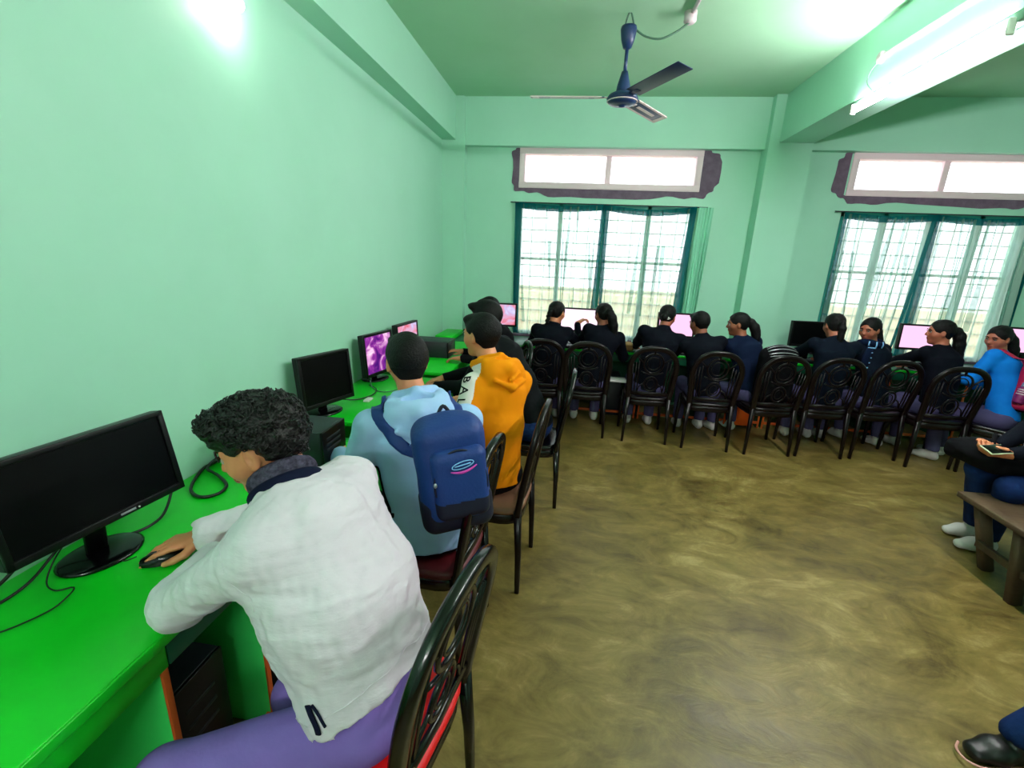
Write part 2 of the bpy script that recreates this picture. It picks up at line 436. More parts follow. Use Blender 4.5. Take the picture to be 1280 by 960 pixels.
    def build(s, name, mats, parent=None, extra=None, mifn=None, smooth=1):
        vv, F = s.nets()
        for _ in range(smooth):
            acc = np.zeros_like(vv); cn = np.zeros(len(vv))
            for a, b in ((0, 1), (1, 2), (2, 3), (3, 0)):
                np.add.at(acc, F[:, a], vv[F[:, b]]); np.add.at(cn, F[:, a], 1)
                np.add.at(acc, F[:, b], vv[F[:, a]]); np.add.at(cn, F[:, b], 1)
            vv = vv*.55+.45*acc/np.maximum(cn, 1)[:, None]
        mi = np.zeros(len(F), int)
        if mifn is not None: mi = mifn(vv[F].mean(1)).astype(int)
        off = parent_offset(parent)
        vv = (vv-off[0])@off[1]
        V_ = vv.tolist(); F_ = F.tolist(); mi = mi.tolist()
        if extra is not None:
            b = len(V_); ev = (np.array(extra.v)-off[0])@off[1]
            V_ += ev.tolist(); F_ += [tuple(i+b for i in f) for f in extra.f]; mi += extra.mi
        me = bpy.data.meshes.new(name); me.from_pydata(V_, [], F_)
        me.polygons.foreach_set('material_index', mi); me.update()
        return link(name, me, mats, parent)
def parent_offset(p):
    if p is None: return np.zeros(3), np.eye(3)
    q = p
    while q.parent: q = q.parent
    return np.array(q.location), rotz(q.rotation_euler[2])
def buildw(mb, name, mats, parent):
    """mesh collected in world coordinates, stored in its thing's own space"""
    off = parent_offset(parent); v = (np.array(mb.v)-off[0])@off[1]; mb.v = [tuple(x) for x in v.tolist()]
    return mb.build(name, mats, parent)
# ------------------------------------------------------------------ the room
XL, XR, YB, YN, H = -1.563, 5.6, 5.627, -2.6, 3.346
ZB = 2.911
def struct(name, mb, m, **k):
    o = mb.build(name, m); o['kind'] = 'structure'; return o
struct('floor', MB().box((XL-.2, YN-.2, -.1), (XR+.2, YB+.2, 0)), M['floor'])
struct('ceiling', MB().box((XL-.2, YN-.2, H), (XR+.2, YB+.2, H+.12)), M['ceil'])
struct('wall_left', MB().box((XL-.2, YN-.2, 0), (XL, YB+.2, H)), M['wall'])
struct('wall_right', MB().box((XR, YN-.2, 0), (XR+.2, YB+.2, H)), M['wall'])
struct('wall_near', MB().box((XL, YN-.2, 0), (XR, YN, H)), M['wall'])
# back wall with window and ventilator openings
wins = [(-.70, 1.29), (2.80, 4.56)]
vents = [(-.69, 1.27), (2.74, 4.60)]
b = MB(); y0, y1 = YB, YB+.2
zs0, zs1, zv0, zv1 = .76, 2.30, 2.45, 2.87
xs = [XL, -.70, 1.29, 2.78, 4.62, XR]
for i in range(5):
    if i in (1, 3):
        b.box((xs[i], y0, 0), (xs[i+1], y1, zs0)); b.box((xs[i], y0, zs1), (xs[i+1], y1, zv0)); b.box((xs[i], y0, zv1), (xs[i+1], y1, H))
    else: b.box((xs[i], y0, 0), (xs[i+1], y1, H))
struct('wall_back', b, M['wall'])
struct('trim_1', MB().box((XL, YN, ZB), (XL+.156, 5.50, H)), M['wall'])                 # beam along the left wall
struct('trim_2', MB().box((1.964, YN, ZB), (2.288, 5.44, H)), M['wall'])                # beam over the middle
struct('trim_3', MB().box((XL, 5.53, 2.865), (XR, YB, H)), M['wall'])                   # beam along the back wall
struct('trim_4', MB().box((XL, 5.50, 0), (XL+.255, YB, H-.001)), M['wall'])             # corner pillar
struct('trim_5', MB().box((1.865, 5.44, 0), (2.288, YB, H-.001)), M['wall'])            # pillar between the windows
# rough plaster patches round the ventilators
def patch(name, x0, x1, lob, seed, sh=.05):
    rnd = random.Random(seed); out = []
    zc, hz = 2.655, .285
    n = 90
    for i in range(n):
        a = 2*PI*i/n; c, q = math.cos(a), math.sin(a)
        ex = math.copysign(abs(c)**.42, c)*((x1-x0)/2+lob); ez = math.copysign(abs(q)**.38, q)*hz
        j = 1+.05*math.sin(7*a+seed)+.035*math.sin(17*a+seed*2)+rnd.uniform(-.012, .012)
        x = (x0+x1)/2+sh+ex*(1+(j-1)*.25); z = zc+ez*j*(.93 if q > 0 else 1.0)
        out.append((x, min(z, 2.864)))
    inner = [(x0+.015, 2.45+.012), (x1-.015, 2.462), (x1-.015, 2.86), (x0+.015, 2.86)]
    bm = bmesh.new()
    vo = [bm.verts.new((x, YB-.007, z)) for x, z in out]
    cx, cz = (x0+x1)/2, zc
    def inn(x, z):
        dx, dz = x-cx, z-cz; s_ = min((x1-x0)/2/max(abs(dx), 1e-6), .205/max(abs(dz), 1e-6)); s_ = min(s_, .995)
        return (cx+dx*s_, cz+dz*s_)
    vi = [bm.verts.new((*[inn(x, z)[0]], YB-.007, inn(x, z)[1])) for x, z in out]
    vb = [bm.verts.new((x, YB+.001, z)) for x, z in out]
    for i in range(n):
        j = (i+1) % n
        bm.faces.new((vo[i], vi[i], vi[j], vo[j])); bm.faces.new((vb[i], vo[i], vo[j], vb[j]))
    me = bpy.data.meshes.new(name); bm.to_mesh(me); bm.free(); me.materials.append(M['plaster'])
    o = bpy.data.objects.new(name, me); C.objects.link(o); o['kind'] = 'structure'
patch('trim_6', -.69, 1.27, .15, 1); patch('trim_7', 2.76, 4.62, .12, 4, 0)
for i, (x0, x1) in enumerate(((-.70, 1.29), (2.78, 4.62))):
    b = MB(); f = .065                                                   # reveal lining and ventilator frame
    for lo, hi in (((x0+.001, YB-.012, 2.451), (x0+f, YB+.109, 2.869)), ((x1-f, YB-.012, 2.451), (x1-.001, YB+.109, 2.869)),
                   ((x0, YB-.014, 2.45), (x1, YB+.11, 2.45+f)), ((x0, YB-.014, 2.87-f), (x1, YB+.11, 2.87)),
                   (((x0+x1)/2-.03, YB+.03, 2.47), ((x0+x1)/2+.03, YB+.11, 2.86))): b.rbox(lo, hi, .004, 2)
    w = struct('window_%d' % (i*2+2), b, M['frame_pink'])
    p = MB().box((x0+f, YB+.07, 2.49), (x1-f, YB+.078, 2.83)).build('pane', M['frost'], w)
# lower windows: teal frame, mullions, iron grille, glass
for i, (x0, x1) in enumerate(((-.70, 1.29), (2.78, 4.62))):
    b = MB(); f = .05; W = x1-x0
    def bar(lo, hi): b.rbox(lo, hi, .004, 2)
    bar((x0, YB+.02, .76), (x0+f, YB+.10, 2.30)); bar((x1-f, YB+.02, .76), (x1, YB+.10, 2.30))
    bar((x0, YB+.02, 2.24), (x1, YB+.10, 2.30)); bar((x0, YB+.02, .76), (x1, YB+.10, .81))
    for k in (1, 2, 3):
        w_ = .05 if k != 2 else .04
        bar((x0+W*k/4-w_/2, YB+.02, .76), (x0+W*k/4+w_/2, YB+.09, 2.30))
    w = struct('window_%d' % (i*2+1), b, M['frame_teal'])
    g = MB()
    z = .92
    while z < 2.2:
        g.box((x0+f, YB+.112, z), (x1-f, YB+.124, z+.010)); z += .135
    for k in range(4):
        for q in (1, 2):
            xx = x0+W*(k+q/3)/4; g.box((xx-.004, YB+.124, .8), (xx+.004, YB+.132, 2.25))
    g.box((x0+f, YB+.105, 1.66), (x1-f, YB+.13, 1.69))
    g.build('window_grille', M['grille'], w)
    MB().box((x0+f, YB+.05, .81), (x1-f, YB+.055, 2.24)).build('pane', M['glass'], w)
    s_ = MB().rbox((x0-.02, YB-.03, .745), (x1+.02, YB+.15, .775), .006, 2).build('window_sill', M['plaster'], w)
# outside
o = MB().box((-14, YB+.25, -.9), (18, 40, -.8)).build('ground', mat('outside_ground', (170, 160, 120), .9)); o['kind'] = 'structure'
b = MB().box((-12, 10.2, -.8), (16, 10.5, .95))
o = b.build('boundary_wall', [mat('cream_boundary_wall', (246, 228, 190), .9, vary=(3, (238, 216, 172), .3, .7))])
T(o, 'cream boundary wall outside, seen dimly through both lower windows', 'wall')
b = MB()
for k in range(7): b.box((-12, 10.19, -.5+k*.25), (16, 10.2, -.47+k*.25))
b.build('mortar_line', mat('brown_mortar', (214, 176, 140), .9), o)
b = MB()
# ------------------------------------------------------------------ curtains
def curtain(name, x0, x1, z1, seed, label, dens=9, sag=.04, bunch=0., m='net', zb=.80, lean=0., xb0=None, xb1=None, hem=True, y=YB-.035):
    rnd = random.Random(seed); ph = [rnd.uniform(0, 6.28) for _ in range(6)]
    xb0 = x0 if xb0 is None else xb0; xb1 = x1 if xb1 is None else xb1
    def fn(u, v):
        z = z1-sag*math.sin(PI*u)-(z1-zb)*v
        x = (x0+(x1-x0)*u)*(1-v)+(xb0+(xb1-xb0)*u)*v
        a = .008+.014*min(1, v*2)
        fold = a*(math.sin(dens*6.28*u+ph[0]+.9*math.sin(2.2*v+ph[3]))+.6*math.sin(dens*2.3*6.28*u+ph[1]+1.5*v))
        x += .012*math.sin(dens*6.28*u+ph[2]+1.3*v)+.012*math.sin(3.1*v+ph[4]+4*u)*v
        return (x, y+fold, z)
    t = empty(name, (0, 0, 0), 0, label, 'curtain')
    MB().grid(fn, 220, 26).build('curtain_cloth', M[m], t)
    if hem:
        b = MB().grid(lambda u, v: tuple(np.array(fn(u, v*.045))+V(0, -.006, .014)), 220, 3)
        b.build('top_hem', M['net_dense'], t)
        for uu in (0, 1):
            e = MB().grid(lambda u, v: tuple(np.array(fn((u*.055) if uu == 0 else 1-u*.055, v))+V(0, -.005, 0)), 10, 24)
            e.build('side_hem', M['net_dense'], t)
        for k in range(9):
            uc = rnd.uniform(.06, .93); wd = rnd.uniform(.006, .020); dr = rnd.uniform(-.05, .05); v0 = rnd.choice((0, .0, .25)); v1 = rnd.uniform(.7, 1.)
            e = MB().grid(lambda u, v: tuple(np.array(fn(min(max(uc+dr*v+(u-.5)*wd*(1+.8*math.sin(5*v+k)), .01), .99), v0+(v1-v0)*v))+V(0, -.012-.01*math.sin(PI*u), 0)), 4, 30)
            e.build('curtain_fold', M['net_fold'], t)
    return t
curtain('net_curtain', -.715, .30, 2.285, 1, 'sheer net curtain over the left half of the window behind the four students', 8, .03, xb1=.27, xb0=-.69)
curtain('net_curtain', .285, 1.285, 2.285, 2, 'sheer net curtain over the right half of the window behind the four students', 7, .045, xb0=.30, xb1=1.22)
curtain('net_curtain', 2.79, 3.70, 2.275, 3, 'sheer rippled net curtain over the left half of the far right window', 8, .03, xb0=2.80, xb1=3.60)
curtain('net_curtain', 3.68, 4.68, 2.275, 4, 'sheer net curtain over the right half of the far right window', 9, .03, xb0=3.66, xb1=4.72)
curtain('gathered_curtain', 1.315, 1.47, 2.29, 5, 'pale green gathered curtain hanging beside the window next to the pillar', 4, .0, m='curtain_green', xb0=1.27, xb1=1.43, hem=False, zb=.7, y=YB-.05)
for x0, x1, l in ((-.78, 1.40, 'thin dark curtain rod above the window behind the four students'), (2.70, 4.80, 'thin dark curtain rod above the far right window')):
    pts = [(x0+(x1-x0)*k/16, YB-.035, 2.292+.0*k) for k in range(17)]
    T(MB().sweep(pts, .006, 6).build('curtain_rod', M['case']), l, 'curtain rod')
# ------------------------------------------------------------------ desks
def desk(label, y0, y1, divs, joint=None, split=None):
    t = empty('computer_desk', (-1.27, (y0+y1)/2, 0), 0, label, 'desk', None)
    def P(name, lo, hi, m, r=.003):
        b = MB().rbox(lo, hi, r, 2); return buildw(b, name, m, t)
    P('desktop', (XL+.002, y0, .722), (-.972, y1, .75), M['desk'])
    P('edge_strip', (-.974, y0+.002, .716), (-.966, y1-.002, .748), M['desk'])
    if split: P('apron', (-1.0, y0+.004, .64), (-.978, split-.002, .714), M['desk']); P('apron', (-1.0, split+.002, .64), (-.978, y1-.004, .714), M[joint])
    else: P('apron', (-1.0, y0+.004, .64), (-.978, y1-.004, .714), M['desk'])
    for y in divs:
        P('divider', (XL+.02, y-.009, 0), (-.986, y+.009, .64), M['desk_pale'])
        P('edge_band', (-.986, y-.0095, 0), (-.978, y+.0095, .64), M['orange'], .001)
    P('back_panel', (XL+.004, y0+.01, .1), (XL+.016, y1-.01, .70), M['desk_pale'])
    P('bottom_rail', (-1.0, y0+.02, .04), (-.982, y1-.02, .062), M['orange'], .001)
    return t
desk('long green laminate computer desk nearest the camera under the big dark monitor', -.62, 2.08, [-.6, .10, .825, 1.186, 2.06], 'desk_teal', .84)
desk('green computer desk carrying the purple-screened monitor, before the boy with the blue backpack', 2.34, 3.40, [2.36, 2.86, 3.38])
desk('green computer desk at the far left corner holding the grey desktop case', 3.57, 4.96, [3.59, 4.2, 4.94])
def bdesk(label, x0, x1, divs):
    t = empty('computer_desk', ((x0+x1)/2, 5.3, 0), 0, label, 'desk', None)
    def P(name, lo, hi, m, r=.003): return buildw(MB().rbox(lo, hi, r, 2), name, m, t)
    yb, yf = (YB-.10 if x0 > -1 else 5.495), 4.985
    if x0 > 1.2 and x0 < 2.2 or x1 > 1.9 and x0 < 2.3: yb = 5.43
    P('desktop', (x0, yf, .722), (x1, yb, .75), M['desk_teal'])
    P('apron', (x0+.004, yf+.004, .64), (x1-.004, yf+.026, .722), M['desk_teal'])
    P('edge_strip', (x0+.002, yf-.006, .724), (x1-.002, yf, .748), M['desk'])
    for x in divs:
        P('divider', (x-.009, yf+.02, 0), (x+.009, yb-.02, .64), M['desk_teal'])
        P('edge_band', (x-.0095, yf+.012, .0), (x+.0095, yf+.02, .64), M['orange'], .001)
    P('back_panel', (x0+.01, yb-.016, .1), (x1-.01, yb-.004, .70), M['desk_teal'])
    P('bottom_rail', (x0+.02, yf+.012, .05), (x1-.02, yf+.03, .075), M['orange'], .001)
    return t
bdesk('green back-wall desk in the corner under the red and lilac screen', -1.55, -.46, [-1.53, -.48])
bdesk('green back-wall desk in front of the left window', -.455, .80, [-.435, .42, .78])
bdesk('green back-wall desk reaching the pillar between the windows', .805, 2.12, [.825, 1.45, 2.1])
bdesk('green back-wall desk under the switched-off monitor by the pillar', 2.125, 3.26, [2.145, 2.7, 3.24])
bdesk('green back-wall desk below the far right window', 3.265, 4.75, [3.285, 4.0, 4.73])
# raised green ledge in the corner, orange sheet under desk
T(MB().rbox((-1.50, 4.98, .75), (-1.30, 5.48, .80), .004, 2).build('ledge_box', M['desk']), 'low bright green box in the far corner where the desks meet', 'box')
T(MB().rbox((1.72, 4.93, .04), (2.02, 4.95, .36), .002, 1, R=rotz(.0)).build('orange_board', M['orange_sheet']), 'bright orange board leaning upright under the back desk', 'board')
# ------------------------------------------------------------------ chairs
def make_chair(label, seatm, framem, group=None):
    t = empty('plastic_chair', (0, 0, 0), 0, label, 'chair', group)
    for sx in (-1, 1):
        MB().sweep([(sx*.205, -.205, 0), (sx*.198, -.20, .22), (sx*.188, -.185, .45)], [(.0125, .013), (.016, .016), (.02, .02)], 12, (0, 1, 0), power=3.5).build('leg', framem, t)
        MB().sweep([(sx*.205, .205, 0), (sx*.198, .20, .22), (sx*.188, .175, .432)], [(.0125, .013), (.016, .016), (.02, .02)], 12, (0, 1, 0), power=3.5).build('leg', framem, t)
    # seat: dished slab
    n = 26
    def outline(k, z, s_):
        a = 2*PI*k/n; c, q = math.cos(a), math.sin(a)
        return (math.copysign(abs(c)**.5, c)*.212*s_, math.copysign(abs(q)**.5, q)*.208*s_, z)
    b = MB(); rings = [(.90, .425), (.985, .43), (1, .442), (.985, .456), (.9, .460), (.55, .452), (.15, .450)]
    v = [outline(k, z, s_) for s_, z in rings for k in range(n)]; f = []
    for i in range(len(rings)-1):
        for k in range(n): f.append((i*n+k, i*n+(k+1) % n, (i+1)*n+(k+1) % n, (i+1)*n+k))
    f.append(tuple(range(n-1, -1, -1))); f.append(tuple((len(rings)-1)*n+k for k in range(n)))
    b.add(v, f, 0, True); b.build('seat', seatm, t)
    b = MB()                                                         # apron ring under the seat
    v = [outline(k, z, s_) for s_, z in ((.95, .427), (.98, .424), (.96, .375), (.93, .375), (.93, .425)) for k in range(n)]
    f = [(i*n+k, (i+1)*n+k, (i+1)*n+(k+1) % n, i*n+(k+1) % n) for i in range(4) for k in range(n)]
    b.add(v, f, 0, True).build('seat_frame', framem, t)
    def yb(z): return -.187-.09*((z-.45)/.5)**1.1 if z > .45 else -.187
    arch = []
    for k in range(41):
        u = k/40; a = PI*u
        if u < .22: z = .43+(u/.22)*.30; x = .188+.022*(u/.22)
        elif u > .78: z = .43+((1-u)/.22)*.30; x = -.188-.022*((1-u)/.22)
        else:
            aa = (u-.22)/.56*PI; x = .21*math.copysign(abs(math.cos(aa))**.8, math.cos(aa)); z = .73+.215*math.sin(aa)**.85
        arch.append((x, yb(z), z))
    MB().sweep(arch, [(.024, .017)]*41, 12, (0, 1, 0), power=3.).build('back_frame', framem, t)
    b = MB()
    def ring(cz, rx, rz, r=.007):
        b.sweep([(rx*math.cos(2*PI*k/28), yb(cz+rz*math.sin(2*PI*k/28)), cz+rz*math.sin(2*PI*k/28)) for k in range(28)], (r*1.25, r*.9) if False else r, 6, (0, 1, 0), closed=True)
    ring(.80, .088, .095, .009); ring(.80, .058, .062, .005); ring(.595, .060, .072, .008); ring(.595, .035, .045, .005)
    b.sweep([(x_, yb(.69), .69+.9*x_*x_*3) for x_ in np.linspace(-.10, .10, 9)], .007, 6, (0, 1, 0))
    for sx in (-1, 1):
        for xo in (.118, .142, .166):
            zt = .86-.6*(xo-.118)-.04
            b.sweep([(sx*xo*(1+.05*q), yb(z), z) for q, z in ((0, .50), (1, .65), (2, zt))], .006, 6, (0, 1, 0))
        b.sweep([(sx*.085, yb(.80), .80), (sx*.13, yb(.83), .84), (sx*.17, yb(.87), .875)], .007, 6, (0, 1, 0))
        b.sweep([(sx*.06, yb(.60), .60), (sx*.10, yb(.57), .57), (sx*.12, yb(.50), .505)], .006, 6, (0, 1, 0))
    b.sweep([(0, yb(.89), .885), (0, yb(.94), .942)], .010, 6, (0, 1, 0))
    b.build('back_ornament', framem, t)
    MB().sweep([(.19, yb(.50), .50), (0, yb(.50)-.006, .495), (-.19, yb(.50), .50)], [(.017, .009)]*3, 10, (0, 1, 0), power=3).build('back_rail', framem, t)
    # thin pierced shell behind the ornament
    return t
ch0 = make_chair('glossy black plastic chair with a bright red seat under the boy in the pale jacket', M['seat_red'], M['chair'])
ch0.location = (-.475, .945, 0); ch0.rotation_euler = (0, 0, PI/2-.20); ch0.scale = (1.06, 1.05, 1.05)
def place(x, y, rz, label, seatm=None, framem=None, group=None):
    c = dup(ch0, (x, y, 0), rz); c['label'] = label
    c.scale = (1, 1, 1.04 if x < -.3 and y < 3 else 1.0)
    if group: c['group'] = group
    if seatm is not None or framem is not None:
        for q in c.children:
            q.data = meshcopy(q.data, seatm if (q.name.startswith('seat') and not q.name.startswith('seat_frame')) else framem)
    return c
_mc = {}
def meshcopy(me, m):
    if m is None: return me
    k = (me.name, m.name)
    if k not in _mc:
        c = me.copy(); c.materials.clear(); c.materials.append(m); _mc[k] = c
    return _mc[k]
place(-.54, 1.725, PI/2-.10, 'black plastic chair with a dark red seat behind the blue backpack', M['seat_dkred'], None)
place(-.36, 2.25, PI/2-.09, 'brown-black plastic chair with a tan seat under the boy in mustard', M['seat_tan'], M['chair_b'])
place(-.22, 3.12, PI/2, 'dark plastic chair under the boy in the dark olive jacket', M['chair'], M['chair'])
place(-.62, 4.02, PI/2+.3, 'dark plastic chair in the corner under the student in black', M['chair'], M['chair'])
G = 'dark plastic chairs along the back desks'
for x, y, rz, l in ((-.25, 4.53, .02, 'dark arched-back chair leftmost in the back row, under the braided student'),
                    (.195, 4.53, -.01, 'dark arched-back chair in the back row under the student with a long ponytail'),
                    (.79, 4.50, .0, 'dark arched-back chair in the back row under the student with the small white hair clip'),
                    (1.35, 4.45, -.03, 'dark arched-back chair in the back row under the short-haired student'),
                    (1.885, 4.45, .10, 'dark arched-back chair in the back row with the striped bag, beside the orange board'),
                    (2.375, 4.51, .06, 'dark arched-back chair in the back row facing the switched-off monitor'),
                    (2.87, 4.57, .10, 'dark arched-back chair in the back row under the student looking at the camera'),
                    (3.32, 4.46, -.02, 'dark arched-back chair in the back row under the girl in profile with a ponytail')):
    place(x, y, rz, l, M['chair_b'], M['chair_b'], G)
place(3.78, 4.28, .75, 'dark plastic chair turned sideways under the girl in the bright blue sweater', M['chair'], M['chair'], G)
# ------------------------------------------------------------------ monitors
def monitor(pos, yaw, tilt, w, h, label, scr, base_z=.75, bez=.018, frame_m=None, thick=.045, group=None):
    """pos = centre of the screen, yaw 0 faces -Y, positive turns towards +X side"""
    px, py, pz = pos; fm = frame_m or M['black']
    t = empty('computer_monitor', (px, py, base_z), yaw, label, 'monitor', group)
    zc = pz-base_z; ct, st = math.cos(tilt), math.sin(tilt)
    R = np.array([[1, 0, 0], [0, ct, st], [0, -st, ct]]).T   # lean back: top to +Y
    R = np.array([[1, 0, 0], [0, ct, st], [0, -st, ct]])
    o_ = (0, 0, zc)
    def bx(b, lo, hi, r): return b.rbox(lo, hi, r, 3, 0, R, o_)
    b = MB(); bx(b, (-w/2, 0.004, -h/2), (w/2, thick, h/2), .006); bx(b, (-w*.32, thick-.01, -h*.36), (w*.32, thick+.03, h*.30), .01)
    b.build('casing', fm, t)
    b = MB()
    for lo, hi in (((-w/2, -.006, -h/2), (-w/2+bez, .006, h/2)), ((w/2-bez, -.006, -h/2), (w/2, .006, h/2)), ((-w/2, -.006, h/2-bez), (w/2, .006, h/2)), ((-w/2, -.006, -h/2), (w/2, .006, -h/2+bez*1.3))): bx(b, lo, hi, .003)
    b.build('bezel', fm, t)
    MB().box((-w/2+bez, .001, -h/2+bez*1.3), (w/2-bez, .0045, h/2-bez), 0, R, o_).build('screen', scr, t)
    zb_ = zc-h/2*ct
    b = MB().sweep([(0, .05+.01, .012), (0, .05, max(zb_, .03)), (0, .035, zb_+.08)], [(.03, .014)]*3, 12, (0, 1, 0), power=3); b.build('stand_neck', fm, t)
    R2 = 1.0
    prof = [(.001, 0), (.108, 0), (.110, .006), (.10, .012), (.04, .017), (.001, .018)]
    b = MB(); n = 28
    v = [(r*math.cos(2*PI*k/n)*1.05, .045+r*math.sin(2*PI*k/n)*.86, z) for r, z in prof for k in range(n)]
    f = [(i*n+k, i*n+(k+1) % n, (i+1)*n+(k+1) % n, (i+1)*n+k) for i in range(len(prof)-1) for k in range(n)]
    b.add(v, f, 0, True).build('stand_base', M['blackgloss'] if fm is M['black'] else fm, t)
    return t, R, o_
def yaw_of(d):  # screen normal direction (x,y) -> rotation so that local -Y points there
    return math.atan2(d[0], -d[1])
m1, R1, o1 = monitor((-1.372, 1.07, 1.018), yaw_of((1, -.13)), .17, .49, .285, 'large dark switched-off monitor nearest the camera on the green desk', M['screen_off'])
b = MB(); w_, h_ = .49, .285
b.box((.03, -.0075, -h_/2+.008), (.075, -.006, -h_/2+.014), 0, R1, o1); b.build('badge', M['silver'], m1)
b = MB(); b.sphere(tuple(R1@V(.085, -.008, -h_/2+.010)+np.array(o1)), .0032, 8); b.build('power_light', M['white'], m1)
monitor((-1.40, 2.46, .965), yaw_of((1, -.36)), .10, .37, .305, 'squarish dark switched-off monitor behind the curly-haired boy', M['screen_off'])
m3 = monitor((-1.415, 3.25, .955), yaw_of((1, -.20)), .08, .36, .315, 'monitor glowing with a purple desktop picture beside the hooded boy', M['scr_purple'])
m3b = MB()
for k in range(5): m3b.box((-.10+k*.045, .0002, -.02), (-.075+k*.045, .0009, .02), 0, m3[1], m3[2])
monitor((-1.43, 3.92, .965), yaw_of((1, -.12)), .06, .40, .26, 'far left wall monitor with a pale lilac screen just above a boy\'s head', M['scr_red'])
monitor((-.83, 5.28, 1.035), yaw_of((.12, -1)), .06, .42, .27, 'corner monitor with a red and lilac window on the back desk', M['scr_red'])
monitor((.10, 5.25, 1.03), 0, .06, .44, .27, 'pink-white lit monitor between the two students leaning together', M['scr_white'])
monitor((1.16, 5.25, 1.035), 0, .06, .40, .27, 'pale pink lit monitor before the short-haired student', M['scr_pink'])
monitor((2.56, 5.22, 1.025), .05, .05, .44, .27, 'black switched-off monitor beside the pillar on the back desk', M['screen_off'])
monitor((3.66, 5.28, 1.05), 0, .05, .44, .27, 'pale pink lit monitor in front of the girl in profile', M['scr_pink'])
monitor((4.60, 5.20, 1.08), -.1, .05, .44, .27, 'pink lit monitor cut by the right edge of the photo', M['scr_pink'])
# desktop cases
def case(lo, hi, label, rz=0, side='x'):
    lo = np.array(lo, float); hi = np.array(hi, float); c = (lo+hi)/2; hs = (hi-lo)/2
    t = empty('computer_case', (c[0], c[1], lo[2]), rz, label, 'computer')
    MB().rbox((-hs[0], -hs[1], 0), (hs[0]-.012, hs[1], 2*hs[2]), .004, 2).build('body', M['case'], t)
    MB().rbox((hs[0]-.012, -hs[1], 0), (hs[0], hs[1], 2*hs[2]), .004, 2).build('front_panel', M['black'], t)
    b = MB()
    for k in range(3): b.rbox((hs[0]-.002, -hs[1]*.7, 2*hs[2]*(.78-k*.13)-.008), (hs[0]+.002, hs[1]*.5, 2*hs[2]*(.78-k*.13)+.006), .001, 1)
    b.build('drive_bay', M['case'], t)
    b = MB(); b.sphere((hs[0]+.001, 0, hs[2]*.75), .009, 10); b.sphere((hs[0]+.001, hs[1]*.35, hs[2]*.6), .005, 8); b.sphere((hs[0]+.001, -hs[1]*.35, hs[2]*.6), .005, 8)
    b.build('button', M['silver'], t); return t
case((-1.40, 1.72, .75), (-1.02, 1.92, .945), 'small dark computer case lying on the desk behind the curly-haired boy')
case((-1.47, 4.10, .75), (-1.11, 4.36, .90), 'dark grey desktop case lying flat near the far corner')
case((-1.36, .90, 0), (-1.06, 1.09, .44), 'black tower computer standing in the dark bay under the desk')
case((-1.36, 1.30, 0), (-1.06, 1.49, .44), 'black tower computer under the desk hidden behind the purple trousers')
case((.44, 5.05, .0), (.62, 5.45, .42), 'black tower computer standing under the back desk between two chairs', 0)
# mouse
t = empty('computer_mouse', (-1.205, 1.088, .75), math.radians(33), 'black wired mouse under the hand of the boy in the pale jacket', 'mouse')
b = MB()
prof = []
def mfn(u, v):
    a = PI*u; x = -.062+.124*v
    w_ = .031*math.sin(PI*min(max((v*.9+.06), 0), 1))**.38; hh = .036*math.sin(PI*(v*.86+.09))**.55*(1-.12*(v < .4))
    return (x, w_*math.cos(a), .001+hh*max(math.sin(a), 0)**.7)
b.grid(mfn, 22, 20); b.build('shell', M['blackgloss'], t)
MB().sweep([(-.045, 0, .024), (-.03, 0, .034), (-.018, 0, .034)], .0035, 8).build('scroll_wheel', M['case'], t)
mc = T(MB().sweep(catmull([(-1.285, 1.07, .765), (-1.315, 1.055, .756), (-1.35, 1.075, .756), (-1.40, 1.12, .756), (-1.47, 1.15, .756), (-1.53, 1.17, .756)]), .002, 6).build('mouse_cable', M['cable']), 'thin black mouse cable running behind the nearest monitor base', 'cable')
def cable(pts, r, label, m='cable', name='cable', k=6):
    return T(MB().sweep(catmull(pts, k), r, 8).build(name, M[m]), label, 'cable')
zc = .757
cable([(-1.545, 1.80, zc+.01), (-1.55, 1.72, zc), (-1.548, 1.64, zc), (-1.47, 1.49, zc), (-1.385, 1.437, zc), (-1.335, 1.47, zc), (-1.352, 1.54, zc), (-1.44, 1.60, zc+.006), (-1.52, 1.64, zc+.012), (-1.545, 1.75, zc+.012), (-1.49, 1.83, zc), (-1.42, 1.86, zc)], .0065, 'looped thick black cable lying on the desk by the wall')
cable([(-1.375, 1.24, .93), (-1.41, 1.34, .90), (-1.45, 1.39, .82), (-1.42, 1.32, .765), (-1.40, 1.25, zc), (-1.42, 1.18, zc), (-1.5, 1.12, zc)], .0048, 'black cable curving out from the right side of the nearest monitor')
cable([(-1.41, 1.05, .90), (-1.44, .98, .82), (-1.43, .93, .765), (-1.38, .91, zc), (-1.345, .93, zc), (-1.325, .90, zc), (-1.317, .842, zc), (-1.36, .76, zc), (-1.44, .70, zc)], .0022, 'thin black wire bent in a sharp corner on the desk')
cable([(-1.47, 1.05, .93), (-1.50, .96, .84), (-1.52, .88, .775), (-1.53, .78, zc), (-1.53, .6, zc), (-1.5, .3, zc)], .005, 'thick black power cable running along the wall past the monitor')
cable([(-1.45, 1.15, .90), (-1.5, 1.03, .80), (-1.48, .93, .762), (-1.47, .84, zc), (-1.49, .70, zc), (-1.46, .5, zc)], .0042, 'black video cable drooping behind the nearest monitor')
cable([(-1.47, 2.50, .86), (-1.44, 2.62, .79), (-1.36, 2.72, zc), (-1.30, 2.84, zc), (-1.33, 2.98, zc), (-1.42, 3.06, zc)], .004, 'black cable between the dark monitor and the purple-screened monitor')
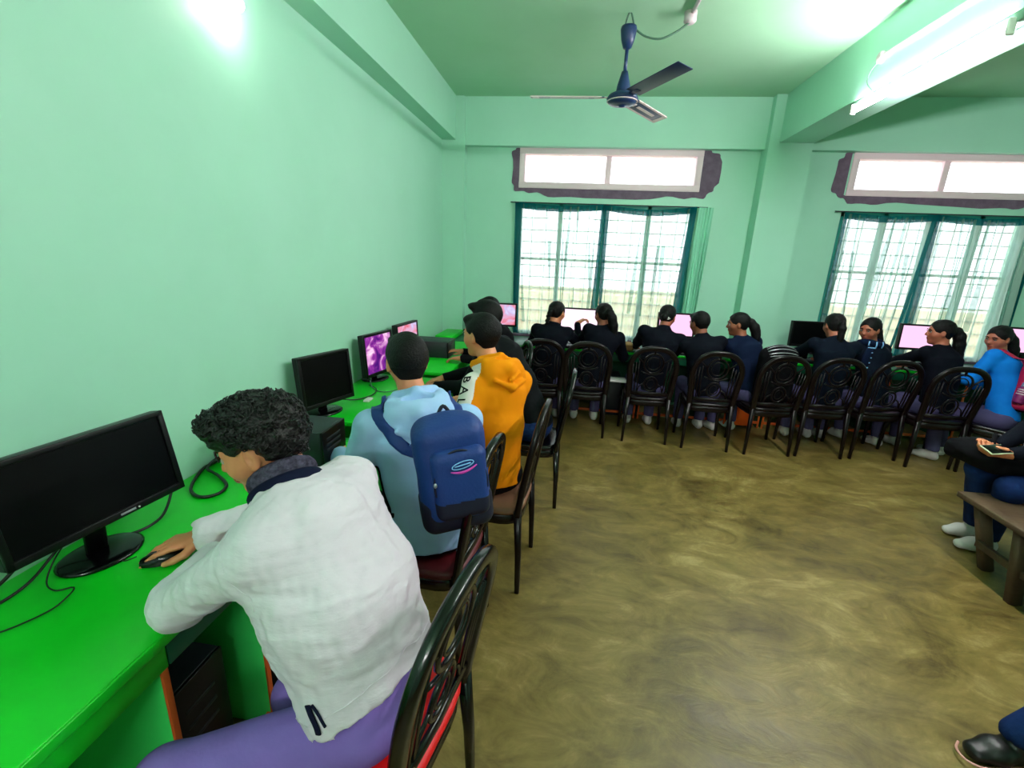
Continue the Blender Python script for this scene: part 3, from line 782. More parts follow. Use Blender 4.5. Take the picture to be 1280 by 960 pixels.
cable([(-1.47, 3.2, .82), (-1.38, 3.02, zc), (-1.25, 2.93, zc), (-1.18, 3.05, zc), (-1.25, 3.2, zc)], .0035, 'thin grey-green cable lying in front of the purple-screened monitor', 'cable_g')
t = T(MB().rbox((-1.30, 2.70, .75), (-1.262, 2.775, .764), .003, 2).build('adapter_plug', M['white']), 'tiny white adapter on the desk between two left wall monitors', 'adapter')
# ------------------------------------------------------------------ lights and fan
t = empty('tube_light', (1.985, 3.465, 2.86), 0, 'lit fluorescent tube on a pale batten under the ceiling beam', 'lamp')
buildw(MB().rbox((1.966, 2.79, 2.862), (2.036, 4.14, 2.911), .006, 2), 'batten', M['batten'], t)
Rx = np.array([[1, 0, 0], [0, 0, 1], [0, -1, 0]], float)
def tubeparts(t, x, y0, y1, z):
    b = MB().sweep([(x, y0, z), (x, y1, z)], .0135, 14, (0, 0, 1)); buildw(b, 'glass_tube', M['tube'], t)
    for y, s_ in ((y0, -1), (y1, 1)):
        buildw(MB().sweep([(x, y, z), (x, y+s_*.012, z)], .0145, 14), 'end_cap', M['silver'], t)
        buildw(MB().rbox((x-.014, y-.004+s_*.012, z-.02), (x+.02, y+.012+s_*.012, z+.05), .003, 2), 'lamp_holder', M['white'], t)
tubeparts(t, 1.955, 2.835, 4.10, 2.832)
t = empty('tube_light', (1.985, 1.85, 2.86), 0, 'added fluorescent fill tube on the same beam nearer the camera, above the frame', 'lamp')  # second tube added to brighten the room, placed where it stays unseen
buildw(MB().rbox((1.966, 1.16, 2.862), (2.036, 2.51, 2.911), .006, 2), 'batten', M['batten'], t); tubeparts(t, 1.955, 1.21, 2.47, 2.832)
for c_ in t.children:
    if c_.name.startswith('glass_tube'): c_.data.materials[0] = M['tube_fill']
t = empty('tube_light', (-.2, YN+.03, 2.7), 0, 'added unseen fluorescent fill tube on the wall behind the camera', 'lamp')  # extra unseen tube put in as fill light
buildw(MB().rbox((-.87, YN, 2.66), (.47, YN+.045, 2.74), .006, 2), 'batten', M['batten'], t)
buildw(MB().sweep([(-.82, YN+.065, 2.7), (.42, YN+.065, 2.7)], .0135, 14), 'glass_tube', M['tube_fill'], t)
for x in (-.83, .43): buildw(MB().rbox((x-.01, YN+.04, 2.68), (x+.01, YN+.082, 2.72), .003, 2), 'lamp_holder', M['white'], t)
# conduit and junction on the beam
t = empty('wall_conduit', (1.95, 3.4, 3.09), 0, 'white conduit pipe running along the face of the ceiling beam', 'pipe')
buildw(MB().sweep([(1.952, 3.84, 3.102), (1.952, 1.2, 3.06)], .012, 10), 'pipe_run', M['conduit'], t)
buildw(MB().lathe([(.001, 0), (.036, 0), (.036, .022), (.028, .03), (.001, .031)], 20, (1.964, 3.88, 3.10), 0, frame((0, 0, 1), (0, 1, 0), (-1, 0, 0))), 'junction_box', M['conduit'], t)
cable([(1.94, 3.88, 3.08), (1.925, 3.93, 3.02), (1.93, 3.94, 2.96), (1.97, 3.90, 2.89)], .004, 'short dark wire from the beam junction box to the tube light', 'cable_g')
# bulb on left wall
t = empty('bulb_lamp', (-1.50, 2.08, 2.66), 0, 'glowing bulb in a holder high on the left wall', 'lamp')
d_ = nrm(V(.35, .80, -.10)); o_ = V(-1.525, 2.02, 2.69)
Rb = frame(nrm(np.cross(d_, (0, 0, 1))), nrm(np.cross(np.cross(d_, (0, 0, 1)), d_))*1, d_)
buildw(MB().lathe([(.001, -.05), (.034, -.05), (.036, -.02), (.022, .0), (.022, .045), (.02, .05), (.001, .05)], 20, o_, 0, Rb), 'lamp_holder', M['conduit'], t)
buildw(MB().sphere(o_+d_*.085, (.034, .034, .042), 18, 0, Rb), 'glass_bulb', M['bulb'], t)
buildw(MB().sweep([o_-d_*.045, V(-1.563, 1.93, 2.74)], .013, 10), 'bracket', M['conduit'], t)
# fan
fc = V(.252, 3.80, 2.845)
t = empty('ceiling_fan', (fc[0], fc[1], 2.8), 0, 'blue-grey three-bladed ceiling fan hanging in the middle of the room', 'fan')
buildw(MB().lathe([(.001, .42), (.052, .42), (.056, .40), (.046, .34), (.028, .29), (.016, .285), (.001, .285)], 24, fc), 'canopy', M['fan'], t)
buildw(MB().sweep([fc+V(0, 0, .30), fc+V(0, 0, .13)], .0125, 12), 'down_rod', M['fan'], t)
buildw(MB().lathe([(.001, .15), (.022, .148), (.032, .11), (.046, .06), (.052, .01), (.052, -.005), (.001, -.005)], 24, fc), 'lower_canopy', M['fan'], t)
buildw(MB().lathe([(.001, .02), (.06, .018), (.098, .0), (.112, -.022), (.104, -.038), (.001, -.04)], 32, fc), 'motor_housing', M['fan'], t)
buildw(MB().lathe([(.001, -.040), (.106, -.036), (.092, -.056), (.05, -.066), (.022, -.068), (.020, -.076), (.001, -.077)], 32, fc), 'bottom_cap', M['fan'], t)
buildw(MB().sweep([fc+V(.106*math.cos(a), .106*math.sin(a), -.041) for a in np.linspace(0, 2*PI, 37)[:-1]], .004, 6, closed=True), 'rim', M['fan_w'], t)
buildw(MB().sweep(catmull([fc+V(-.03, 0, .42), fc+V(-.008, 0, .50), fc+V(.008, 0, .50), fc+V(.035, 0, .42)], 5), .006, 8), 'hook', M['cable_g'], t)
for i, (ang, lw) in enumerate(((181, .0), (-62, 0), (57, .0))):
    a = math.radians(ang); d_ = V(math.cos(a), math.sin(a), 0); s_ = V(-math.sin(a), math.cos(a), 0)
    pit = math.radians(-11 if i != 1 else -11); sw = s_*math.cos(pit)+V(0, 0, 1)*math.sin(pit); nn = np.cross(d_, sw)
    bl = empty('x') if False else None
    b = MB(); R_ = frame(d_, sw, nn)
    b.rbox((.13, -.058, -.003), (.66, .058, .003), .0028, 2, 0, R_, fc+V(0, 0, -.015))
    bld = buildw(b, 'blade', M['fan'], t)
    off = parent_offset(t)
    c0 = fc+V(0, 0, -.015)-np.array(off[0]); b = MB()
    if i == 1:
        b.rbox((.08, -.018, -.006), (.20, .018, .004), .002, 2, 0, R_, c0); b.build('blade_iron', M['fan'], bld); continue
    b.box((.15, -.0600, -.0040), (.655, -.0575, .0040), 0, R_, c0); b.box((.15, .0575, -.0040), (.655, .0600, .0040), 0, R_, c0); b.box((.655, -.058, -.004), (.6615, .058, .004), 0, R_, c0)
    for lo, hi in (((.16, -.055, -.0045), (.62, -.045, -.0025)), ((.16, .045, -.0045), (.62, .055, -.0025)), ((.60, -.055, -.0045), (.65, .055, -.0025)), ((.24, -.012, -.0045), (.52, .012, -.0028))):
        b.box(lo, hi, 0, R_, c0)
    b.build('trim_stripe', M['fan_w'], bld)
    b = MB(); b.rbox((.08, -.018, -.006), (.20, .018, .004), .002, 2, 0, R_, c0); b.build('blade_iron', M['fan_w'], bld)
t = empty('ceiling_junction_box', (.655, 3.80, 3.31), 0, 'round white junction box with conduit on the ceiling beside the fan', 'junction box')
buildw(MB().lathe([(.001, -.032), (.03, -.032), (.042, -.02), (.042, .036), (.001, .036)], 20, (.655, 3.80, 3.31)), 'box_body', M['conduit'], t)
buildw(MB().sweep([(.66, 3.80, 3.33), (.70, 2.4, 3.33), (.80, .2, 3.33)], .013, 10), 'pipe_run', M['conduit'], t)
cable([fc+V(.05, 0, .40), fc+V(.12, .0, .36), fc+V(.22, 0, .345), fc+V(.32, 0, .385), (.65, 3.8, 3.282)], .0065, 'drooping twisted wire from the fan canopy to the ceiling junction box', 'cable_g')
# ------------------------------------------------------------------ people
UP = V(0, 0, 1)
def ik(a, b, l1, l2, pole):
    a = np.array(a, float); b = np.array(b, float); d = b-a; L = np.linalg.norm(d)
    if L > (l1+l2)*.995: b = a+d/L*(l1+l2)*.995; d = b-a; L = np.linalg.norm(d)
    n = d/L; x = (l1*l1-l2*l2+L*L)/(2*L); h = math.sqrt(max(l1*l1-x*x, 0))
    p = np.array(pole, float); p = nrm(p-n*(p@n)); return a+n*x+p*h, b
def hand(F, wr, d, pal, thumb, s=1., curl=(.25, .3, .35, .4), spread=.06, k=.004, tcurl=.3, rf=.0088):
    """wr wrist, d finger direction, pal palm normal (side the fingers curl to), thumb +-1 side"""
    d = nrm(d); pal = nrm(np.array(pal)-d*(np.array(pal)@d)); side = np.cross(d, pal)*thumb   # towards the thumb
    kn = wr+d*.088*s
    F.tor(wr-d*.01, wr+d*.03*s, side, (.027*s, .020*s), (.034*s, .018*s), k=.02)
    F.tor(wr+d*.03*s, kn-d*.012*s, side, (.034*s, .0165*s), (.040*s, .0135*s), k=.015)
    for i, (o, l) in enumerate(((.030, .95), (.0105, 1.05), (-.010, 1.0), (-.029, .80))):
        q = kn+side*o*s+d*(.0 if i in (1, 2) else -.006)*s-pal*.002*s; dd = nrm(d+side*(spread*(1.5-i)))
        pts = [q-dd*.012*s]; pts.append(q); a = curl[i]
        for j, ln in enumerate((.043, .026, .021)):
            c = math.cos(a); q_ = math.sin(a); v = dd*c+pal*q_
            pts.append(pts[-1]+v*ln*l*s); a += curl[i]*(1.1 if j == 0 else .8)
        r = rf*s*(1 if i < 3 else .9)
        F.chain(pts, [r*1.05, r*1.1, r*1.0, r*.92, r*.8], k=k)
    b = wr+d*.022*s+side*.028*s+pal*.004*s
    v1 = nrm(d*.62+side*.72+pal*.28); v2 = nrm(d*(.95)+side*(.35-tcurl*.5)+pal*.22); v3 = nrm(d*1.0+side*(.12-tcurl)+pal*.25)
    F.chain([b-v1*.01*s, b+v1*.036*s, b+v1*.036*s+v2*.032*s, b+v1*.036*s+v2*.032*s+v3*.026*s], [.014*s, .0118*s, .0102*s, .0085*s], k=k*1.5)
    return kn
def head_frame(f, tilt=0.):
    f = nrm(f); l = nrm(np.cross(UP, f)); u = np.cross(f, l)
    if tilt: l, u = l*math.cos(tilt)+u*math.sin(tilt), u*math.cos(tilt)-l*math.sin(tilt)
    return f, l, u
def add_head(F, c, f, l, u, s, ex, jaw=1.):
    """c: centre of the skull. adds skull, face, ears to the field; eyes and brows to ex"""
    R = frame(f, l, u); P = lambda a, b_, d: c+f*a*s+l*b_*s+u*d*s
    F.ell(P(-.012, 0, .022), (.096*s, .074*s, .086*s), R, .01)
    F.ell(P(.030, 0, -.020), (.062*s, .060*s, .078*s), R, .03)
    F.tor(P(.010, 0, -.03), P(.045, 0, -.088), l, (.060*s*jaw, .055*s), (.034*s*jaw, .032*s), k=.03)
    F.ell(P(.068, 0, -.100), .019*s, None, .022)
    for q in (-1, 1):
        F.ell(P(.052, q*.040, -.028), .026*s, None, .025)                       # cheekbones
        F.cap(P(.078, q*.010, .022), P(.070, q*.044, .018), .010*s, .008*s, .016)  # brow ridge
        F.ell(P(.094, q*.031, .000), .0115*s, None, .014, 'sub')                  # eye sockets
    F.chain([P(.084, 0, .012), P(.102, 0, -.022), P(.108, 0, -.030)], [.008*s, .0095*s, .0115*s], .010)
    for q in (-1, 1): F.ell(P(.096, q*.011, -.034), .0078*s, None, .008)
    F.cap(P(.090, -.014, -.058), P(.090, .014, -.058), .0075*s, .0075*s, .010)
    F.cap(P(.087, -.013, -.068), P(.087, .013, -.068), .0080*s, .0080*s, .008)
    F.cap(P(.099, -.018, -.0628), P(.099, .018, -.0628), .0022*s, .0022*s, .004, 'sub')
    for q in (-1, 1):
        o = nrm(l*q*1.0-f*.38); Re = frame(nrm(np.cross(u, o)), o, u)
        F.ell(P(-.006, q*.076, -.008), (.017*s, .0085*s, .031*s), Re, .006)
        F.ell(P(-.002, q*.085, -.003), (.009*s, .0060*s, .018*s), Re, .004, 'sub')
        F.ell(P(-.000, q*.075, -.034), (.008*s, .006*s, .009*s), Re, .006)
        if ex is not None:
            ex.sphere(P(.0800, q*.031, -.001), .0108*s, 14, 2)
            ex.sphere(P(.0845, q*.031, -.001), .0070*s, 10, 3)
            ex.sweep([P(.0965, q*.014, .020), P(.0965, q*.028, .0255), P(.084, q*.050, .018)], [(.0042*s, .0025*s)]*3, 6, f, 3)
            ex.sweep([P(.0925, q*.018, .003), P(.0965, q*.031, .0095), P(.087, q*.046, .003)], [(.0026*s, .0018*s)]*3, 6, f, 3)
    return P
def skin_mi(P, s, fr):
    f, l, u = fr
    def fn(c):
        q = c-P(.094, 0, -.063); a = q@f; b_ = q@l; d = q@u
        return ((np.abs(b_) < .021*s) & (np.abs(d) < .0115*s*(1-.35*np.abs(b_)/(.021*s))) & (a > -.012*s)).astype(int)
    return fn
def noise3(sc, seed=0):
    r = np.random.RandomState(seed); K = [nrm(r.randn(3))*sc*q for q in (1, 1.3, 1.9, 2.6)]; W = [nrm(r.randn(3))*sc*.7 for _ in range(4)]; ph = r.rand(8)*6.28
    def fn(x, y, z):
        o = 0
        for i, k in enumerate(K):
            w = 1.4*np.sin(x*W[i][0]+y*W[i][1]+z*W[i][2]+ph[i+4])
            o = o+np.sin(x*k[0]+y*k[1]+z*k[2]+ph[i]+w)/(1+.5*i)
        return o/2.4
    return fn
def make_person(nm, label, x, y, yaw, head, face, s=1., h=.008, zs=.53, tilt=0., top='blazer', legs='skirt', skin='skin_d',
                wl=None, wr=None, hair='short', shoe='shoe_w', sock=None, pole=(0, 0, -1), lean=None, neck=None, shl=None, shr=None, ell=None, elr=None,
                knees=None, ankles=None, hands=True, hd=(None, None), curls=((.25, .3, .35, .4),)*2, pal=((0, 0, -1), (0, 0, -1)), hoodie=False, collar=None,
                fold=.003, group=None, fw=1., extra_body=None, hidden_hair=False, pel=None, wid=1., tor_w=1., hk=.002, waist=True, armr=1., thumbs=(1, -1), rf=.0088, footdir=None, top_extra=None, top_mi=None, top_mats=None, hemo=-.045):
    fwd = V(-math.sin(yaw), math.cos(yaw), 0); rt = V(math.cos(yaw), math.sin(yaw), 0)
    P0 = V(x, y, zs) if pel is None else np.array(pel, float)
    t = empty('person', (P0[0], P0[1], 0), 0, label, 'person', group)
    hc = np.array(head, float); fr = head_frame(face, tilt); f, l, u = fr
    N = hc-u*.135*s-f*.035*s-UP*.02*s if neck is None else np.array(neck, float)
    sp = nrm(N-P0)
    W = nrm(rt-sp*(rt@sp))
    SL = N-W*.165*s*wid-sp*.055*s if shl is None else np.array(shl, float)
    SR = N+W*.165*s*wid-sp*.055*s if shr is None else np.array(shr, float)
    if shl is not None: W = nrm((SR-SL)-sp*((SR-SL)@sp))
    back = nrm(np.cross(sp, W))                                      # points backward or forward
    if back@fwd > 0: back = -back
    mid = P0*.52+N*.48+back*.030*s; Cc = P0*.22+N*.78+back*.022*s
    l1, l2 = .285*s, .255*s
    def arm(S, wt, e, side):
        if wt is None: wt = P0+fwd*.30*s+rt*side*.12*s+UP*.10
        wt = np.array(wt, float)
        if e is None: e, wt = ik(S, wt, l1, l2, np.array(pole)+rt*side*.5)
        return np.array(e, float), wt
    EL, WL = arm(SL, wl, ell, -1); ER, WR = arm(SR, wr, elr, 1)
    HL, HR = P0-rt*.085*s-UP*.01, P0+rt*.085*s-UP*.01
    if knees is None: knees = (HL+fwd*.42*s-rt*.03-UP*.02, HR+fwd*.42*s+rt*.03-UP*.02)
    KL, KR = [np.array(k, float) for k in knees]
    if ankles is None: ankles = [np.array([k[0]-fwd[0]*.04, k[1]-fwd[1]*.04, .085]) for k in (KL, KR)]
    AL, AR = [np.array(k, float) for k in ankles]
    fd = fwd if footdir is None else nrm(footdir)
    allp = np.array([P0, N, hc+u*.12*s, hc+f*.13*s, SL, SR, EL, ER, WL, WR, KL, KR, AL, AR, AL+fd*.2, AR+fd*.2])
    lo = allp.min(0)-.17; hi = allp.max(0)+.17; lo[2] = max(lo[2], -.01)
    # ---- body, one continuous surface
    B = Field(lo, hi, h); g = .86
    B.tor(P0, mid, W, (.150*s*g, .105*s*g), (.135*s*g, .095*s*g)); B.tor(mid, Cc, W, (.135*s*g, .095*s*g), (.155*s*g, .105*s*g)); B.tor(Cc, N-sp*.03, W, (.155*s*g, .1*s*g), (.075*s, .065*s))
    B.cap(SL, SR, .040*s, .040*s, .05)
    for S, E, Wp in ((SL, EL, WL), (SR, ER, WR)):
        B.cap(S, E, .043*s, .036*s, .03); B.cap(E, Wp, .036*s, .024*s, .02)
    for Hh, K, A in ((HL, KL, AL), (HR, KR, AR)):
        B.cap(Hh, K, .070*s, .048*s, .04); B.cap(K, A, .048*s, .032*s, .02); B.cap(A-UP*.015, A+fd*.10*s-UP*.052, .028*s, .018*s, .02)
    B.chain([N-sp*.02, hc-u*.075*s-f*.025*s], [.057*s, .053*s], .03)
    ex = MB(); PH = add_head(B, hc, f, l, u, s, ex)
    if hands:
        for i, (E, Wp) in enumerate(((EL, WL), (ER, WR))):
            if hands == 'R' and i == 0: continue
            d = nrm(Wp-E) if hd[i] is None else nrm(hd[i])
            hand(B, Wp, d, pal[i], thumbs[i]*-1, s, curls[i], k=min(.004, h*.6), rf=rf)
    bd = B.build('body', [M[skin], M['lip'], M['eyew'], M['eyed']], t, ex, skin_mi(PH, s, fr))
    # ---- top garment
    Gm = Field(lo, hi, h); q = 1.0*tor_w
    Gm.tor(P0-sp*.03, mid, W, (.158*s*q, .118*s*q), (.148*s*q, .110*s*q), .05); Gm.tor(mid, Cc, W, (.148*s*q, .110*s*q), (.172*s*q, .120*s*q), .05)
    Gm.tor(Cc, N-sp*.035*s, W, (.172*s*q, .118*s*q), (.085*s, .072*s), .05); Gm.cap(SL, SR, .055*s, .055*s, .05)
    for S, E, Wp in ((SL, EL, WL), (SR, ER, WR)):
        d = nrm(Wp-E); Gm.cap(S, E, .060*s*armr, .050*s*armr, .035); Gm.cap(E, Wp-d*.008, .050*s*armr, .037*s*armr, .03)
    if hoodie:
        Gm.ell(N+back*.088*s-sp*.015*s, (.138*s, .070*s, .092*s), frame(W, back, sp), .018)
        Gm.chain([N-back*.03+W*.098*s+sp*.030*s, N+W*.09*s+back*.07*s+sp*.03*s, N+back*.135*s+sp*.005*s, N-W*.09*s+back*.07*s+sp*.03*s, N-back*.03-W*.098*s+sp*.030*s], [.026*s, .034*s, .036*s, .034*s, .026*s], .012)
        Gm.chain([N+W*.088*s+sp*.02, N+W*.03-back*.085*s-sp*.05*s, N-W*.03-back*.085*s-sp*.05*s, N-W*.088*s+sp*.02], [.030*s, .026*s, .026*s, .030*s], .02)
        Gm.chain([N+W*.075*s+sp*.055*s, N+back*.066*s+sp*.070*s, N-W*.075*s+sp*.055*s], [.022*s, .026*s, .022*s], .010)
        Gm.chain([N+back*.150*s+W*.09*s-sp*.05, N+back*.168*s-sp*.085, N+back*.150*s-W*.09*s-sp*.05], [.012, .018, .012], .012)
        Gm.chain([N+back*.158*s+W*.05*s-sp*.01, N+back*.172*s-W*.01-sp*.045], [.010, .012], .010)
        Gm.ell(N+back*.105*s+sp*.060*s, (.060*s, .018*s, .035*s), frame(W, back, sp), .008, 'sub')
    else:
        Gm.tor(N-sp*.04*s, N+sp*.012*s, W, (.078*s, .072*s), (.066*s, .062*s), .02)
    J = dict(N=N, sp=sp, W=W, back=back, P0=P0, Cc=Cc, mid=mid, SL=SL, SR=SR, EL=EL, ER=ER, WL=WL, WR=WR, fwd=fwd, rt=rt)
    if top_extra: top_extra(Gm, J)
    if waist: Gm.cut(P0+sp*hemo*s, -sp, (P0+sp*(hemo-.175), .27))
    for E, Wp in ((EL, WL), (ER, WR)):
        d = nrm(Wp-E); Gm.cut(Wp+d*.004, d, (Wp+d*.055, .06))
    nz = noise3(26, int(abs(x*97+y*31)) % 1000); nz2 = noise3(62, 5); nz3_ = noise3(100, 12)
    Gm.warp(lambda a, b_, c_: fold*nz(a, b_, c_*.7)+fold*.35*nz2(a, b_, c_)+(.0036*nz3_(a, b_, c_) if fold > .006 else 0))
    to = Gm.build({'blazer': 'blazer'}.get(top, 'hoodie' if hoodie else 'sweater' if 'blazer' in top or top == 'blue' else 'jacket'), [M[top]]+[M[q] for q in (top_mats or [])], t, None, (lambda c_: top_mi(c_, J)) if top_mi else None); J['top'] = to
    # ---- trousers
    Tr = Field(lo, hi, h)
    Tr.ell(P0-UP*.012, (.150*s, .112*s, .095*s), frame(rt, fwd, UP), .03)
    for Hh, K, A in ((HL, KL, AL), (HR, KR, AR)):
        Tr.cap(Hh, K, .088*s*fw, .066*s*fw, .05); Tr.cap(K, A+UP*.02, .064*s*fw, .056*s*fw, .03)
        Tr.cut(A+UP*.015, (0, 0, -1), (A-UP*.045, .075))
    nz3 = noise3(22, 3); Tr.warp(lambda a, b_, c_: .003*nz3(a, b_, c_))
    Tr.build('trousers', M[legs], t)
    # ---- shoes
    for A in (AL, AR):
        Sh = Field(A-.24, A+.24, max(h*.75, .006))
        a0 = V(A[0], A[1], .04)-fd*.03*s
        Sh.tor(a0, a0+fd*.10*s, np.cross(fd, UP), (.038*s, .042*s), (.043*s, .040*s), .03); Sh.tor(a0+fd*.10*s-UP*.004, a0+fd*.17*s-UP*.010, np.cross(fd, UP), (.044*s, .036*s), (.036*s, .026*s), .03)
        Sh.cap(V(A[0], A[1], .05), V(A[0], A[1], .095), .041*s, .041*s, .02); Sh.cut((0, 0, .004), (0, 0, -1))
        Sh.build('shoe', M[shoe], t)
        if sock:
            Sk = MB().sweep([V(A[0], A[1], .07), V(A[0], A[1], .17)], .041*s, 14); buildw(Sk, 'sock', M[sock], t)
    # ---- hair
    add_hair(t, hc, fr, s, hair, min(h, .006), lo, hi, seed=int(abs(x*100)))
    if collar: 
        pts = [N+sp*.018*s+(W*math.cos(a)*.062+back*math.sin(a)*.058)*s+(-sp*.02*(math.sin(a) < 0)) for a in np.linspace(-.6, PI+.6, 16)]
        buildw(MB().sweep(pts, [(.005, .014)]*16, 8, sp), 'collar', M[collar], t)
    return t, dict(N=N, sp=sp, W=W, back=back, P0=P0, Cc=Cc, mid=mid, SL=SL, SR=SR, EL=EL, ER=ER, WL=WL, WR=WR, f=f, l=l, u=u, hc=hc, fwd=fwd, rt=rt, lo=lo, hi=hi, top=to)
def add_hair(t, c, fr, s, style, h, lo, hi, seed=0):
    f, l, u = fr; R = frame(f, l, u); P = lambda a, b_, d: c+f*a*s+l*b_*s+u*d*s
    Hf = Field(c-.24*s-(.35 if 'tail' in style or 'braid' in style else .0), c+.22*s, h)
    th = {'short': .011, 'fade': .010, 'curly': .016, 'fringe': .016}.get(style.split('+')[0], .010)
    Hf.ell(P(-.014, 0, .024), ((.096+th)*s, (.074+th)*s, (.086+th)*s), R, .01)
    if style.startswith('curly'):
        Hf.ell(P(.040, 0, .080), (.080*s, .076*s, .050*s), R, .03); Hf.ell(P(-.03, 0, .060), (.085*s, .086*s, .068*s), R, .03)
        Hf.ell(P(.098, .005, .070), (.036*s, .05*s, .032*s), R, .02)
    if style.startswith('fringe'):
        Hf.ell(P(.075, 0, .082), (.052*s, .062*s, .028*s), R, .02)
    if style.startswith('short') or style.startswith('fade'): Hf.ell(P(.055, 0, .080), (.045*s, .06*s, .028*s), R, .02)
    Hf.tor(P(-.045, 0, .0), P(-.052, 0, -.050), l, (.068*s, .045*s), (.050*s, .030*s), .02)
    # cut away the face, below the hairline and in front of the ears
    if style.startswith('long'):
        Hf.ell(P(.088, 0, -.030), (.060*s, .056*s, .088*s), R, .012, 'sub')
        Hf.cut(P(.030, 0, -.030), nrm(f*.62-u*.78), (P(.080, 0, -.100), .120*s))
        Hf.cap(P(.085, 0, .105), P(-.04, 0, .118), .006*s, .004*s, .008, 'sub')
    elif style.startswith('curly'):
        Hf.cut(P(.074, 0, .040), nrm(f*.80-u*.60), None)
        Hf.cut(P(.006, 0, .012), nrm(f*.60-u*.80), (P(.060, 0, -.080), .128*s))
        for q in (-1, 1): Hf.ell(P(-.002, q*.095, -.022), (.036*s, .036*s, .042*s), R, .01, 'sub')
        Hf.cut(P(-.02, 0, -.05), nrm(-u), (P(.0, 0, -.14), .13*s))
    else:
        Hf.cut(P(.072, 0, .042), nrm(f*.80-u*.60), None)
        Hf.cut(P(.016, 0, -.002), nrm(f*.72-u*.70), (P(.075, 0, -.075), .125*s))
    Hf.cut(P(0, 0, -.066), -u, (P(0, 0, -.16), .135*s))
    for q in (-1, 1): Hf.ell(P(.004, q*.088, -.012), (.024*s, .02*s, .034*s), R, .006, 'sub')
    if style.startswith('curly'):
        n1 = noise3(95, 2); n2 = noise3(180, 8); Hf.warp(lambda x, y, z: .0055*n1(x, y, z)+.0028*n2(x, y, z), .04)
    else:
        n1 = noise3(60, 2); Hf.warp(lambda x, y, z: .0016*n1(x, y, z))
    if 'bun' in style: Hf.ell(P(-.105, .0, -.03), .036*s, None, .01)
    if 'tail' in style or 'braid' in style:
        sw = 0
        for tok in style.split('+'):
            if tok.startswith('sw'): sw = float(tok[2:])
        sd = V(1, 0, 0)*sw
        tl = nrm(-f*V(1, 1, 0)); b0 = P(-.085, 0, .005)
        p = [b0, b0+tl*.035+UP*.004, b0+tl*.050-UP*.04+sd*.02, b0+tl*.045-UP*.12+sd*.055, b0+tl*.04-UP*.21+sd*.085, b0+tl*.035-UP*.29+sd*.10]
        r = [.022, .026, .030, .030, .024, .010]
        if 'thick' in style: r = [.03, .04, .048, .048, .036, .014]
        if 'braid' in style:
            for i, q in enumerate(catmull(p, 4)): Hf.ell(q+l*.006*(1 if i % 2 else -1), .026*s*(1-.018*i), None, .006)
        else: Hf.chain(p, [a*s for a in r], .012)
        n3 = noise3(70, 4); Hf.warp(lambda x, y, z: .0015*n3(x, y, z))
    ex = None
    if style.startswith('curly'):
        ex = MB(); rnd = random.Random(3)
        vv, F_ = Hf.nets(); nc = 1500
        ctr = P(-.01, 0, .03)
        for i in range(nc):
            q = vv[rnd.randrange(len(vv))]; nn = nrm(q-ctr)
            if q[2] < c[2]-.09*s: continue
            if (q-P(.062, 0, .036))@nrm(f*.8-u*.6) > 0 or (q-P(.006, 0, .012))@nrm(f*.6-u*.8) > -.012: continue
            if min(np.linalg.norm(q-P(-.002, z_*.085, -.020)) for z_ in (-1, 1)) < .046*s: continue
            a = nrm(np.cross(nn, (rnd.uniform(-1, 1), rnd.uniform(-1, 1), rnd.uniform(-1, 1)))); b_ = np.cross(nn, a)
            rr = rnd.uniform(.005, .010)*s; ph = rnd.uniform(0, 6.28); k = 8; tr = rnd.uniform(1.0, 1.7)
            lift = rnd.uniform(.3, .9)
            pts = [q+a*rr*math.cos(ph+j/k*PI*tr)+(b_*(1-lift)+nn*lift)*rr*math.sin(ph+j/k*PI*tr)+b_*.004*j/k+nn*.0015 for j in range(k+1)]
            ex.sweep(pts, [(.0021*s*(1-.7*abs(j/k-.5)),)*2 for j in range(k+1)], 5, nn, 0, caps=False)
    hm = M['hair_curl'] if style.startswith('curly') else M['hair']
    mats = [hm, M['hair_fade']]
    mi = None
    if style.startswith('fade') or style.startswith('short'):
        mi = lambda c_: ((c_-P(0, 0, -.018))@u < 0).astype(int)
    o = Hf.build('hair', mats, t, ex, mi)
    if ex is not None:
        pass
    return o

